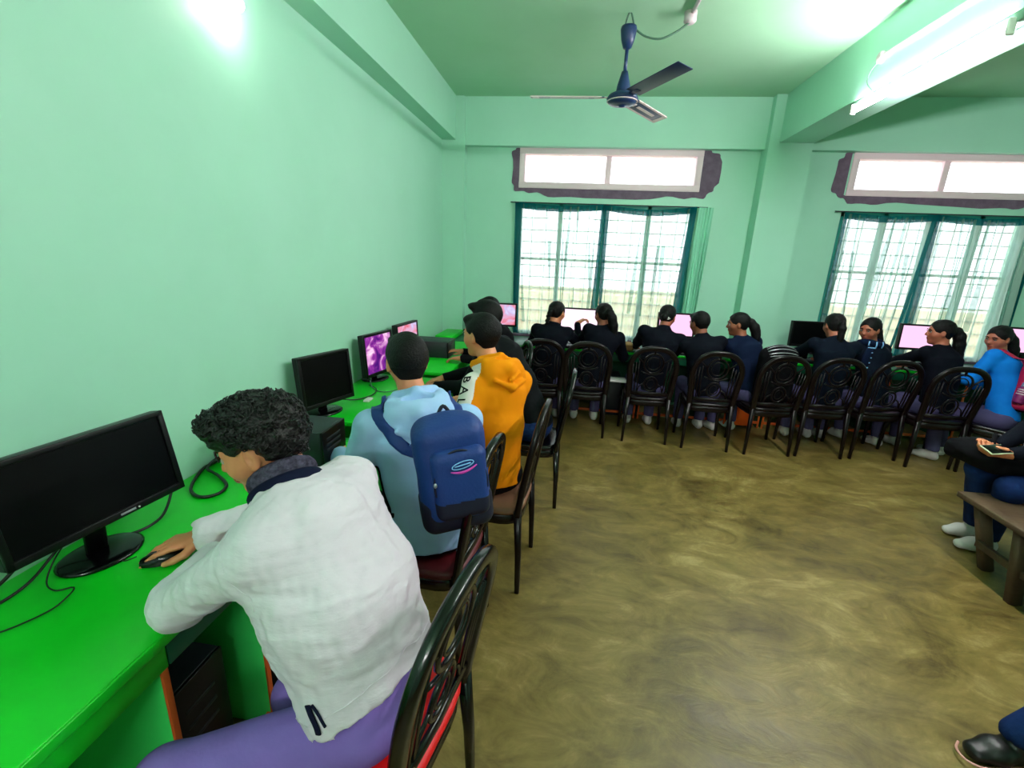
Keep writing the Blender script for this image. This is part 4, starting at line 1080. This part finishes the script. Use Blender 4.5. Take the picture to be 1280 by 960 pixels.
# --- the boy in the pale jacket, nearest the camera
def near_bulk(F, J):
    W, b_, sp, P0, N = J['W'], J['back'], J['sp'], J['P0'], J['N']
    F.tor(P0+b_*.015, J['mid']+b_*.012, W, (.198, .145), (.215, .150), .05)
    F.tor(J['mid']+b_*.012, J['Cc']+b_*.005, W, (.215, .150), (.205, .130), .05)
    F.cap(J['Cc']-W*.12, J['SL'], .09, .062, .06); F.cap(J['Cc']+W*.12, J['SR'], .09, .062, .06)
    F.cap(J['Cc']+sp*.05-W*.05, J['Cc']+sp*.05+W*.05, .10, .10, .06)
    d = nrm(J['WR']-J['ER']); F.cap(J['ER'], J['WR']-d*.01, .056, .050, .02)
    d = nrm(J['WL']-J['EL']); F.cap(J['EL']+d*.02, J['WL'], .060, .052, .03)
    F.cap(J['WR']-d*0-nrm(J['WR']-J['ER'])*.012, J['WR']-nrm(J['WR']-J['ER'])*.03, .053, .053, .008)
    # hanging folds above the hem and creases at the elbow
    rnd = random.Random(11)
    for k in range(11):
        h_ = rnd.uniform(.07, .34); a0 = rnd.uniform(-.9, .6); r_ = []
        for j in range(5):
            a = a0+j*.16; r_.append(P0+sp*(h_+.018*j*rnd.choice((-1, 1)))+W*math.sin(a)*.200+b_*math.cos(a)*.158)
        F.chain(r_, [.008, .016, .019, .015, .008], .016)
    for S, E in ((J['SL'], J['EL']),):
        ax = nrm(E-S)
        for k in range(6):
            q = S+ax*(.10+.035*k); o = nrm(np.cross(ax, nrm(V(.4, -.8, .4)))); o2 = np.cross(o, ax)
            F.chain([q+o*.055*math.cos(t_)-o2*.055*math.sin(t_)+ax*.02*math.sin(3*t_+k) for t_ in (0., .8, 1.6, 2.4)], [.005, .011, .010, .005], .012)
near, J = make_person('near', 'curly-haired boy in a pale grey jacket leaning on the green desk, hand on a mouse', -.45, .90, PI/2,
    (-.814, 1.066, 1.190), (-.90, -.22, -.34), s=1.07, h=.005, pel=(-.450, .925, .565), neck=(-.720, 1.03, 1.075), shl=(-.690, .850, 1.015), shr=(-.625, 1.185, 1.035),
    ell=(-.950, .865, .815), wl=(-.995, 1.05, .805), elr=(-.885, 1.27, .860), wr=(-1.120, 1.160, .803), hd=(V(.1, 1, -.05), V(-.86, -.47, -.14)),
    pal=((0, 0, -1), (0, 0, -1)), curls=((.3, .3, .3, .3), (.20, .22, .28, .36)), hair='curly', top='jacket', legs='trouser_purple', skin='skin', shoe='shoe_b',
    fold=.0065, knees=((-.84, .66, .530), (-.68, .93, .50)), ankles=((-.80, .60, .085), (-.62, .96, .085)), armr=1.08, tor_w=1.04, fw=.92, top_extra=near_bulk, hemo=.040)
N, sp, W, back, P0 = J['N'], J['sp'], J['W'], J['back'], J['P0']
nk = nrm(J['hc']-J['u']*.07-J['f']*.02-N)
def ring_pts(c, ax, rad, n=28, a0=0, a1=2*PI):
    s1 = nrm(np.cross(ax, W)); s2 = np.cross(ax, s1); return [c+(s1*math.cos(a)*rad+s2*math.sin(a)*rad) for a in np.linspace(a0, a1, n, endpoint=(a1-a0) < 6.2)]
ca = nrm(nk*.6+sp*.4)
buildw(MB().sweep(ring_pts(N+ca*.048, ca, .066), [(.025, .028)]*28, 12, ca, closed=True), 'fleece_collar', M['fleece'], near)
buildw(MB().sweep(ring_pts(N+ca*.012, ca, .080), [(.020, .022)]*28, 12, ca, closed=True), 'collar_band', M['navy'], near)
# seams and the dark striped tab at the hem
# --- boy in the light blue hoodie
b2, K2 = make_person('b2', 'boy in a light blue hoodie seen from behind, wearing a blue backpack', -.58, 1.73, .48,
    (-.665, 1.80, 1.272), (-.55, .83, -.10), s=1.03, h=.006, pel=(-.525, 1.72, .545), neck=(-.605, 1.745, 1.095), shl=(-.760, 1.640, 1.03), shr=(-.405, 1.800, 1.03),
    ell=(-.835, 1.60, .80), wl=(-1.00, 1.82, .80), elr=(-.46, 1.96, .83), wr=(-.62, 2.16, .80),
    top='hoodie_blue', legs='blackcloth', skin='skin', hair='fade', hoodie=True, fold=.004, shoe='shoe_b',
    knees=((-.88, 1.86, .545), (-.66, 2.06, .545)), ankles=((-.86, 1.88, .085), (-.62, 2.08, .085)), tor_w=1.14, armr=1.12)
# --- boy in the mustard hoodie
ST_O = nrm(V(-.50, -.84, .20))
def stripe(c_, J):
    S, E = J['SL'], J['EL']; ax = nrm(E-S); q = c_-S; t_ = q@ax
    pr = np.cross(ax, ST_O); lat = q@pr; out = q@nrm(ST_O-ax*(ST_O@ax))
    return ((t_ > -.10) & (t_ < .30) & (np.abs(lat) < .044) & (out > .0) & (out < .12)).astype(int)
b3, K3 = make_person('b3', 'boy in a mustard hoodie with a lettered off-white sleeve stripe, facing the left wall', -.38, 2.28, .72,
    (-.478, 2.45, 1.288), (-.88, .46, -.06), s=1.02, h=.006, pel=(-.36, 2.27, .545), neck=(-.395, 2.385, 1.11), shl=(-.465, 2.245, 1.055), shr=(-.255, 2.455, 1.035),
    ell=(-.505, 2.055, .83), wl=(-.72, 2.20, .80), elr=(-.42, 2.65, .83), wr=(-.64, 2.78, .80),
    top='hoodie_mustard', legs='blackcloth', skin='skin', hair='short', hoodie=True, fold=.004, shoe='shoe_b',
    knees=((-.70, 2.40, .54), (-.60, 2.62, .54)), ankles=((-.68, 2.40, .085), (-.58, 2.62, .085)), top_mi=stripe, top_mats=['offwhite'], tor_w=1.02, armr=1.1)
# --- boy in a dark olive jacket behind him
b4, K4 = make_person('b4', 'boy in a dark jacket and jeans with a thick fringe, behind the mustard hoodie', -.20, 3.12, PI/2-.15,
    (-.600, 3.22, 1.275), (-.99, .06, -.12), s=1.03, h=.008, pel=(-.19, 3.12, .545), top='dkjacket', legs='jeans', skin='skin', hair='fringe',
    wl=(-.92, 3.05, .79), wr=(-.92, 3.28, .79), shoe='shoe_w', fold=.004, tor_w=.98)
b5, K5 = make_person('b5', 'student in black in the far left corner, mostly hidden behind two boys', -.60, 4.02, PI/2-.3,
    (-.755, 4.20, 1.215), (-.90, .40, -.25), s=1.0, h=.009, pel=(-.55, 4.02, .53), top='blackcloth', legs='blackcloth', skin='skin', hair='short',
    wl=(-.94, 3.93, .80), wr=(-1.0, 4.22, .80), hd=(V(-1, .25, -.1), None), shoe='shoe_b', fold=.004)
# --- the row at the back desks
def girl(label, x, head, face, **k):
    d = dict(s=.94, h=.009, top='blazer', legs='skirt', skin='skin_m', hair='long+tail', shoe='shoe_w', sock='sock', zs=.515)
    d.update(k); y = d.pop('y', 4.50); yaw = d.pop('yaw', 0.)
    return make_person('g', label, x, y, yaw, head, face, **d)
girl('student with a braid and white collar, arm raised in front of the pink-white screen', -.20, (-.140, 4.68, 1.172), (.48, .84, -.22),
     hair='long+braid+sw-.5', collar='offwhite', wl=(-.36, 5.06, .79), wr=(.075, 4.93, 1.035), hd=(None, V(.75, .35, .5)), pole=(-.1, 0, -1), curls=((.3,)*4, (.6, .6, .7, .8)), skin='skin')
girl('student with a long thick ponytail leaning left towards the pink-white screen', .22, (.322, 4.69, 1.176), (-.5, .84, -.2),
     hair='long+tail+thick+sw.7', collar='offwhite', wl=(.10, 5.06, .79), wr=(.50, 4.98, .80), hd=(None, V(.2, .9, .1)))
girl('student with a low bun and a small white clip, bowed over the desk', .80, (.937, 4.66, 1.195), (.42, .86, -.28), hair='long+bun', wl=(.72, 5.07, .79), wr=(1.05, 5.07, .79), wid=1.15)
girl('short-haired student with a white shirt collar beside the pale pink monitor', 1.33, (1.235, 4.62, 1.152), (-.5, .83, -.22), hair='short', collar='offwhite', skin='skin_d', wl=(1.10, 5.02, .79), wr=(1.48, 5.05, .79), wid=1.1)
girl('girl in profile looking left with a thick ponytail, near the pillar', 1.80, (1.630, 4.74, 1.152), (-.97, .22, -.12), hair='long+tail+thick+sw1.1', top='blazer3', collar='offwhite', skin='skin_d',
     yaw=.35, wl=(1.38, 5.05, .79), wr=(1.70, 5.08, .79), y=4.54)
girl('student seen from behind with a ponytail before the switched-off monitor', 2.42, (2.445, 4.64, 1.200), (-.12, .95, -.25), hair='long+tail', top='blazer2', wl=(2.25, 5.07, .79), wr=(2.60, 5.07, .79), wid=1.12)
girl('girl with a striped scarf turning her face towards the camera', 2.88, (2.810, 4.72, 1.172), (-.80, -.52, -.16), hair='long+tail+sw.8', top='blazer2', yaw=.30, wl=(2.60, 5.04, .79), wr=(2.93, 5.07, .79), y=4.56)
girl('dark-blazered girl in profile, ponytail behind, beside the far pink monitor', 3.36, (3.325, 4.60, 1.198), (-.93, .28, -.06), hair='long+tail+thick+sw.7', top='blazer', collar='offwhite', yaw=.3, wl=(3.12, 5.02, .79), wr=(3.46, 5.05, .79), y=4.46)
g8, K8 = girl('girl in a bright blue sweater wearing a crimson backpack, turned to the left', 3.80, (3.755, 4.54, 1.178), (-.93, -.30, -.16), hair='long+tail+thick+sw1.0', top='blue', yaw=.75, y=4.32, wl=(3.40, 4.62, .80), wr=(3.62, 4.72, .78))
# --- two people at the right edge
b9, K9 = make_person('b9', 'person in dark clothes and jeans on a wooden bench, holding a phone', 2.95, 2.82, PI/2,
    (2.86, 2.82, 1.24), (-.85, 0, -.5), s=1.03, h=.007, pel=(2.95, 2.84, .56), top='blazer', legs='jeans', skin='skin', hair='short',
    wl=(2.52, 2.735, .745), wr=(2.56, 2.88, .735), hd=(V(-1, .25, -.15), V(-.95, -.5, -.1)), pal=((.1, .5, .8), (0, -.3, .9)), curls=((.55, .6, .65, .7), (.5, .55, .6, .6)), shoe='shoe_w', pole=(.4, 0, -1),
    knees=((2.60, 2.76, .53), (2.62, 3.0, .54)), ankles=((2.75, 2.95, .085), (2.80, 3.12, .085)), sock='sock')
b10, K10 = make_person('b10', 'person in blue jeans and a black shoe at the bottom right corner', 2.5, 1.62, PI/2,
    (2.45, 1.62, 1.28), (-1, 0, -.2), s=1.05, h=.009, pel=(2.52, 1.60, .545), top='dkjacket', legs='jeans', skin='skin', hair='short', shoe='shoe_b',
    knees=((2.02, 1.49, .52), (2.25, 1.90, .54)), ankles=((1.735, 1.495, .088), (2.38, 1.95, .085)), wl=(2.15, 1.50, .64), wr=(2.15, 1.72, .64), footdir=(-1, -.12, 0))
buildw(MB().sweep(catmull([(1.565, 1.515, .022), (1.540, 1.49, .022), (1.535, 1.46, .022), (1.55, 1.435, .022), (1.60, 1.422, .022), (1.72, 1.442, .022)], 5), [(.0045, .0035)]*26, 6), 'sole_line', M['sole'], b10)
#P3B
# ------------------------------------------------------------------ things carried, worn or lying about
def ribbon(pts, nr, w, th, name, m, par, k=None):
    return buildw(MB().sweep(pts, [(w, th)]*len(pts), 8, nr, power=3), name, m, par)
# seams, hem tab on the pale jacket
sk = skinner(J['top'])
S_, E_ = J['SL'], J['EL']; ax = nrm(E_-S_)
o1_ = nrm(np.cross(ax, UP)); o2_ = np.cross(o1_, ax)
pts, nn = sk([S_+ax*.02+(o1_*math.cos(a)+o2_*math.sin(a))*.11+nrm(J['Cc']-S_)*.045 for a in np.linspace(0, 2*PI, 40)], .0005)
buildw(MB().sweep(pts[:-1], .0011, 5, closed=True), 'seam', M['jacket'], near)
hemp = [P0+sp*.045+W*math.sin(a)*.25+back*math.cos(a)*.21 for a in np.linspace(-PI, PI, 60)]
pts, nn = sk([q+sp*.045 for q in hemp], .0006); buildw(MB().sweep(pts[:-1], .0013, 5, closed=True), 'seam', M['jacket'], near)
tabc = P0-W*.22+back*.055+sp*.082
for dx, wd in ((0, .0085), (.030, .0030)):
    pts, nn = sk([tabc+back*dx+sp*z-W*.03 for z in np.linspace(-.018, .055, 7)], .0025)
    for _ in range(3): pts = [pts[0]]+[(pts[i-1]+pts[i]*2+pts[i+1])/4 for i in range(1, 6)]+[pts[-1]]
    ribbon(pts, [-W]*7, wd, .003, 'hem_stripe', M['navy'], near)
# backpack of the boy in the blue hoodie
N2, sp2, W2, bk2, P2 = K2['N'], K2['sp'], K2['W'], K2['back'], K2['P0']
bk2 = nrm(bk2*V(1, 1, .3)); R2 = frame(W2, bk2, np.cross(W2, bk2)*(1 if np.cross(W2, bk2)[2] > 0 else -1))
c2 = P2*.38+N2*.62+bk2*.205+W2*.085+UP*.0
bp = empty('backpack', (c2[0], c2[1], c2[2]-.22), 0, 'blue backpack with a pink and pale blue emblem worn by the hooded boy', 'backpack')
F = Field(c2-.42, c2+.42, .006)
up2 = R2[:, 2]
F.box(c2, (.132, .085, .215), R2, .06, .02); F.box(c2+up2*.02+bk2*.02, (.122, .085, .19), R2, .05, .03)
F.ell(c2+up2*.13, (.108, .085, .10), R2, .05)
F.warp(lambda a, b_, c_: .0025*noise3(30, 9)(a, b_, c_))
F.build('main_bag', M['backpack'], bp)
F = Field(c2-.42, c2+.42, .006); pc = c2+bk2*.105-up2*.005+W2*.015
F.box(pc, (.102, .038, .140), R2, .036, .02); F.build('front_pocket', [M['backpack'], M['backpack_d']], bp, None, lambda q: (((q-pc)@up2) < -.06).astype(int))
F = Field(c2-.42, c2+.42, .006); F.box(c2-up2*.14, (.139, .096, .085), R2, .05, .02); F.build('base_panel', M['backpack_d'], bp)
for so, zo, rx, rz in ((.050, .07, .117, .11), (.135, -.005, .098, .138)):
    pts = [c2+bk2*(so if so < .1 else .128)+W2*(.0 if so < .1 else .015)+W2*rx*math.cos(a)*.98+up2*(zo+rz*math.sin(a)) for a in np.linspace(-.2, PI+.2, 30)]
    buildw(MB().sweep(pts, [(.005, .003)]*30, 6, bk2), 'zip', M['backpack_d'], bp)
    q = pts[-4]; buildw(MB().sphere(q+bk2*.008, (.007, .004, .010), 10), 'zip_pull', M['silver'], bp)
ec = pc+bk2*.041+up2*.075+W2*.01
b = MB()
b.sweep([ec+W2*(.040*math.cos(a))+up2*(.012+.013*math.sin(a)+.006*math.cos(a)) for a in np.linspace(0, 2*PI, 18)[:-1]], .0022, 6, bk2, closed=True)
b.sweep([ec+W2*x_+up2*(.012+.1*x_) for x_ in np.linspace(-.03, .03, 6)], [(.0022, .004)]*6, 6, bk2); buildw(b, 'emblem', M['cyan'], bp)
buildw(MB().sweep([ec+W2*x_+up2*(-.016+6*x_*x_+.1*x_) for x_ in np.linspace(-.045, .05, 10)], [(.0022+.0035*math.sin(PI*k/9), .0015) for k in range(10)], 6, bk2), 'emblem_stripe', M['magenta'], bp)
hs = skinner(K2['top'])
for q, SS in ((-1, K2['SL']), (1, K2['SR'])):
    mid_ = N2*.45+SS*.55
    top_ = c2+W2*q*.055-bk2*.05+up2*.20
    mid_ = N2*.22+SS*.78
    g_ = [mid_-bk2*.14-sp2*.16, mid_-bk2*.09-sp2*.01, mid_+sp2*.09-bk2*.01, mid_+sp2*.02+bk2*.09, mid_*.5+top_*.5+bk2*.10-sp2*.10]
    pts, nn = hs(catmull(g_, 6), .006); pts += [pts[-1]*.5+top_*.5+bk2*.02-UP*.015, top_-UP*.02]; nn += [bk2, bk2]
    ribbon(pts, nn, .026, .006, 'strap', M['backpack'], bp)
    lo_ = c2+W2*q*.13-bk2*.05-up2*.17
    g_ = [K2['Cc']+W2*q*.19-bk2*.03-sp2*.04, K2['mid']+W2*q*.185+sp2*.05, K2['mid']*.5+P2*.5+W2*q*.18+bk2*.05]
    pts, nn = hs(catmull(g_, 6), .004); pts += [pts[-1]*.5+lo_*.5+W2*q*.01, lo_]; nn += [bk2, bk2]
    ribbon(pts, nn, .013, .004, 'lower_strap', M['blackcloth'], bp)
buildw(MB().sweep(catmull([c2+up2*.21-W2*.03-bk2*.03, c2+up2*.255-bk2*.03, c2+up2*.21+W2*.03-bk2*.03], 5), [(.008, .003)]*11, 6, bk2), 'grab_loop', M['backpack_d'], bp)
# letters on the sleeve stripe
hs3 = skinner(K3['top']); S3, E3 = K3['SL'], K3['EL']; ax3 = nrm(E3-S3)
def text_mesh(ch, size, depth=.0006):
    cu = bpy.data.curves.new('t', 'FONT'); cu.body = ch; cu.size = size; cu.extrude = depth; cu.align_x = 'CENTER'; cu.align_y = 'CENTER'; cu.resolution_u = 2; cu.offset = .0006
    ob = bpy.data.objects.new('t', cu); me = ob.to_mesh(); v = [np.array(a.co) for a in me.vertices]; f = [tuple(q.vertices) for q in me.polygons]
    ob.to_mesh_clear(); bpy.data.objects.remove(ob); bpy.data.curves.remove(cu); return v, f
for k, ch in enumerate('BALEN'):
    q, nn = hs3([S3+ax3*(-.035+.062*k)+ST_O*.12], .0015, tuple(-ST_O)); n_ = nn[0]
    xx = nrm(ax3-n_*(ax3@n_)); yy = np.cross(n_, xx)
    v, f = text_mesh(ch, .072); b = MB(); b.add([q[0]+xx*a[0]+yy*a[1]+n_*a[2] for a in v], f); buildw(b, 'sleeve_letter', M['blackcloth'], b3)
# hair clip, earrings not visible; white clip of the bowed student
T(MB().sweep([(.905, 4.565, 1.185), (.925, 4.557, 1.178), (.945, 4.557, 1.186), (.93, 4.555, 1.196), (.905, 4.565, 1.185)], .005, 8).build('hair_clip', M['white']), 'small white clip in the hair of the bowed student', 'hair clip')
# striped scarf
t = empty('scarf', (2.83, 4.68, .93), 0, 'blue scarf with pale stripes around the neck of the girl facing the camera', 'scarf')
b = MB(); cN = V(2.835, 4.70, 1.045)
b.sweep([cN+V(math.cos(a)*.088, math.sin(a)*.082, .012*math.sin(a*2)) for a in np.linspace(0, 2*PI, 26)[:-1]], [(.028, .032)]*25, 10, closed=True)
buildw(b, 'scarf_wrap', M['blazer3'], t)
buildw(MB().sweep([cN+V(-.05, -.10, -.02), cN+V(-.09, -.135, -.12), cN+V(-.10, -.15, -.24)], [(.032, .012), (.036, .011), (.036, .010)], 10, (0, 1, 0), power=3), 'scarf_end', M['blazer3'], t)
for k in range(5):
    c_ = cN+V(-.05-.012*k, -.113-.010*k, -.03-.045*k); buildw(MB().rbox(c_+V(-.034, -.004, -.006), c_+V(.034, .002, .006), .002, 1), 'scarf_stripe', M['cyan'], t)
for k in range(3):
    a = -2.2+.5*k; c_ = cN+V(math.cos(a)*.112, math.sin(a)*.108, 0); buildw(MB().sweep([c_+V(0, 0, -.028), c_+V(math.cos(a)*.008, math.sin(a)*.008, 0), c_+V(0, 0, .028)], .0055, 6), 'scarf_stripe', M['cyan'], t)
# crimson backpack with bottle
N8, W8, bk8, P8, sp8 = K8['N'], K8['W'], nrm(K8['back']*V(1, 1, 0)), K8['P0'], K8['sp']
c8 = P8*.42+N8*.58+bk8*.19
bp8 = empty('backpack', (c8[0], c8[1], c8[2]-.2), 0, 'crimson backpack worn by the girl in the bright blue sweater', 'backpack')
R8 = frame(W8, bk8, UP)
F = Field(c8-.36, c8+.36, .008); F.box(c8, (.145, .075, .20), R8, .055, .02); F.ell(c8+UP*.12, (.12, .075, .09), R8, .04); F.build('main_bag', M['crimson'], bp8)
F = Field(c8-.36, c8+.36, .008); F.box(c8+bk8*.09-UP*.05, (.11, .035, .11), R8, .03, .02); F.build('front_pocket', M['crimson'], bp8)
F = Field(c8-.36, c8+.36, .008); F.box(c8-UP*.13, (.150, .080, .085), R8, .04, .02); F.build('lower_panel', M['blackcloth'], bp8)
h8 = skinner(K8['top'])
for q, SS in ((-1, K8['SL']), (1, K8['SR'])):
    m_ = N8*.45+SS*.55
    g_ = [m_-bk8*.12-sp8*.12, m_-bk8*.09, m_+sp8*.09, m_+bk8*.10-sp8*.02]
    pts, nn = h8(catmull(g_, 6), .006); tp = c8+W8*q*.055+UP*.17-bk8*.04; pts += [pts[-1]*.5+tp*.5+bk8*.01, tp]; nn += [bk8, bk8]
    ribbon(pts, nn, .026, .007, 'strap', M['crimson'], bp8)
bo = V(3.665, 4.235, .60)
bo = c8-W8*.175-UP*.10+bk8*.0
Rb8 = frame(*[nrm(a) for a in (W8, np.cross(nrm(V(.25, .1, 1)), W8), V(.25, .1, 1))])
bt = empty('water_bottle', tuple(bo-V(0, 0, .08)), 0, 'steel water bottle in a purple striped sleeve beside the crimson backpack', 'bottle')
buildw(MB().lathe([(.001, -.09), (.036, -.088), (.038, -.08), (.038, .045), (.034, .05), (.001, .05)], 20, bo, 0, Rb8), 'sleeve', M['purple'], bt)
for z in (-.012, .008, .026): buildw(MB().lathe([(.0385, z-.003), (.0392, z), (.0385, z+.003)], 20, bo, 0, Rb8), 'sleeve_stripe', M['white'], bt)
buildw(MB().lathe([(.001, .048), (.030, .05), (.030, .085), (.020, .10), (.001, .10)], 20, bo, 0, Rb8), 'bottle_neck', M['silver'], bt)
buildw(MB().lathe([(.001, .098), (.021, .10), (.021, .125), (.018, .13), (.001, .13)], 20, bo, 0, Rb8), 'cap', M['white'], bt)
# striped bag on the fifth chair of the back row
F = Field((1.60, 4.18, .42), (2.20, 4.62, 1.08), .008); cb = V(1.90, 4.37, .735); Rbb = rotz(.12)
F.box(cb, (.165, .085, .25), Rbb, .07, .03); F.ell(cb+V(0, 0, .20), (.15, .09, .09), Rbb, .04); F.warp(lambda a, b_, c_: .004*noise3(24, 2)(a, b_, c_))
bgE = empty('school_bag', (1.90, 4.37, .47), 0, 'black school bag with grey stripes propped on the chair beside the orange board', 'bag')
F.build('main_bag', M['blackcloth'], bgE); sb = skinner(bgE.children[0])
for k in range(5):
    pts, nn = sb([cb+Rbb@V(-.13+.26*j/9, -.06+.004*k-.03*(k-2), .285-.018*k-.9*(-.13+.26*j/9)**2-.0*k) for j in range(10)], .002)
    ribbon(pts, nn, .0035, .0015, 'stripe', M['silver'], bgE)
# wooden bench, lap bag, phone at the right edge
t = empty('wooden_bench', (2.62, 2.50, 0), 0, 'worn brown wooden bench at the right edge under the person with the phone', 'bench')
buildw(MB().rbox((2.40, 1.95, .415), (2.66, 2.84, .45), .006, 2), 'plank', M['wood'], t)
buildw(MB().rbox((2.68, 1.95, .415), (3.10, 2.90, .45), .006, 2), 'plank', M['wood'], t)
for x0, y0, x1, y1 in ((2.47, 2.74, 2.60, 2.73), (2.47, 2.48, 2.50, 2.43), (3.02, 2.80, 3.02, 2.84), (3.02, 2.02, 3.05, 1.98), (2.47, 2.02, 2.46, 1.98)):
    buildw(MB().sweep([(x0, y0, .42), (x1, y1, 0)], [(.036, .026), (.034, .024)], 8, (0, 1, 0), power=5), 'leg', M['wood'], t)
buildw(MB().rbox((2.48, 2.03, .16), (2.51, 2.72, .20), .004, 2), 'rail', M['wood'], t)
t = empty('lap_bag', (2.58, 2.90, .60), 0, 'black bag resting on the lap of the person with the phone', 'bag')
F = Field((2.30, 2.60, .50), (2.9, 3.25, .90), .008); F.ell((2.60, 2.92, .67), (.17, .19, .075), rotz(.2), .02); F.box((2.60, 2.94, .655), (.15, .17, .06), rotz(.2), .04, .03); F.warp(lambda a, b_, c_: .004*noise3(24, 6)(a, b_, c_)); F.build('bag_body', M['blackcloth'], t)
buildw(MB().sweep(catmull([(2.48, 2.80, .72), (2.50, 2.84, .79), (2.58, 2.93, .80), (2.64, 2.98, .735)], 5), [(.012, .003)]*16, 6), 'bag_handle', M['blackcloth'], t)
ph = empty('phone', (2.405, 2.70, .78), .3, 'phone with a pale case held in both hands at the right edge', 'phone')
Rp = frame((0, .97, .24), (1, 0, 0), np.cross((0, .97, .24), (1, 0, 0)))
Rp = np.array([[1, 0, 0], [0, .94, -.34], [0, .34, .94]])
MB().rbox((-.075, -.037, -.0045), (.075, .037, .0045), .004, 2, 0, Rp).build('case', mat('pale_phone_case', (196, 206, 170), .4), ph)
MB().rbox((-.070, -.033, .0046), (.070, .033, .0056), .0004, 1, 0, Rp).build('screen', M['blackgloss'], ph)
# chairs for the two people on the right, a black leg behind the bench
place(3.30, 3.05, PI/2, 'dark plastic chair behind the person on the bench, cut by the right edge', M['chair'], M['chair'])
place(2.50, 1.62, PI/2, 'dark plastic chair outside the bottom right corner under the person in jeans', M['chair'], M['chair'])
# small things on the back desk
T(MB().rbox((.46, 5.02, .75), (.70, 5.20, .83), .02, 3).build('cloth_pouch', mat('tan_pouch', (150, 110, 70), .8)), 'tan pouch on the back desk right of the long ponytail', 'pouch')
T(MB().rbox((.44, 4.62, .50), (.62, 4.80, .512), .003, 1, R=None).build('paper_sheet', M['white']), 'white paper sheets beside the chair under the back desk', 'paper')
for x, y, z, r_, l in ((.10, 5.07, .75, 0, 'dark keyboard before the pink-white screen'), (1.12, 5.08, .75, 0, 'dark keyboard before the short-haired student'), (2.55, 5.07, .75, 0, 'dark keyboard before the switched-off monitor by the pillar')):
    k_ = empty('keyboard', (x, y, z), r_, l, 'keyboard')
    MB().rbox((-.20, -.065, 0), (.20, .065, .02), .005, 2).build('keyboard_body', M['black'], k_)
    b = MB()
    for i in range(14):
        for j in range(4): b.box((-.187+i*.027, -.052+j*.027, .019), (-.187+i*.027+.022, -.052+j*.027+.022, .025))
    b.build('keys', M['case'], k_)
# ------------------------------------------------------------------ camera, sky, exposure
cam = bpy.data.cameras.new('camera'); co = bpy.data.objects.new('camera', cam); C.objects.link(co)
cam.sensor_fit = 'HORIZONTAL'; cam.sensor_width = 36; cam.lens = 573.64/1280*36; cam.clip_start = .02
r_ = V(0.99050348, 0.13145601, 0.04027619); u_ = V(-0.07431445, 0.26543322, 0.96126093); f_ = V(-0.11567289, 0.9551254, -0.27268161)
mw = Matrix(((r_[0], u_[0], -f_[0], 0), (r_[1], u_[1], -f_[1], 0), (r_[2], u_[2], -f_[2], 1.7197), (0, 0, 0, 1)))
co.matrix_world = mw
bpy.context.scene.camera = co
w = bpy.data.worlds.new('overcast_sky'); bpy.context.scene.world = w; w.use_nodes = True
w.node_tree.nodes['Background'].inputs['Color'].default_value = (.86, .93, 1.0, 1)
w.node_tree.nodes['Background'].inputs['Strength'].default_value = 1.5
vs = bpy.context.scene.view_settings
vs.view_transform = 'Standard'; vs.look = 'None'; vs.gamma = 1; vs.use_curve_mapping = False; vs.exposure = 1.45
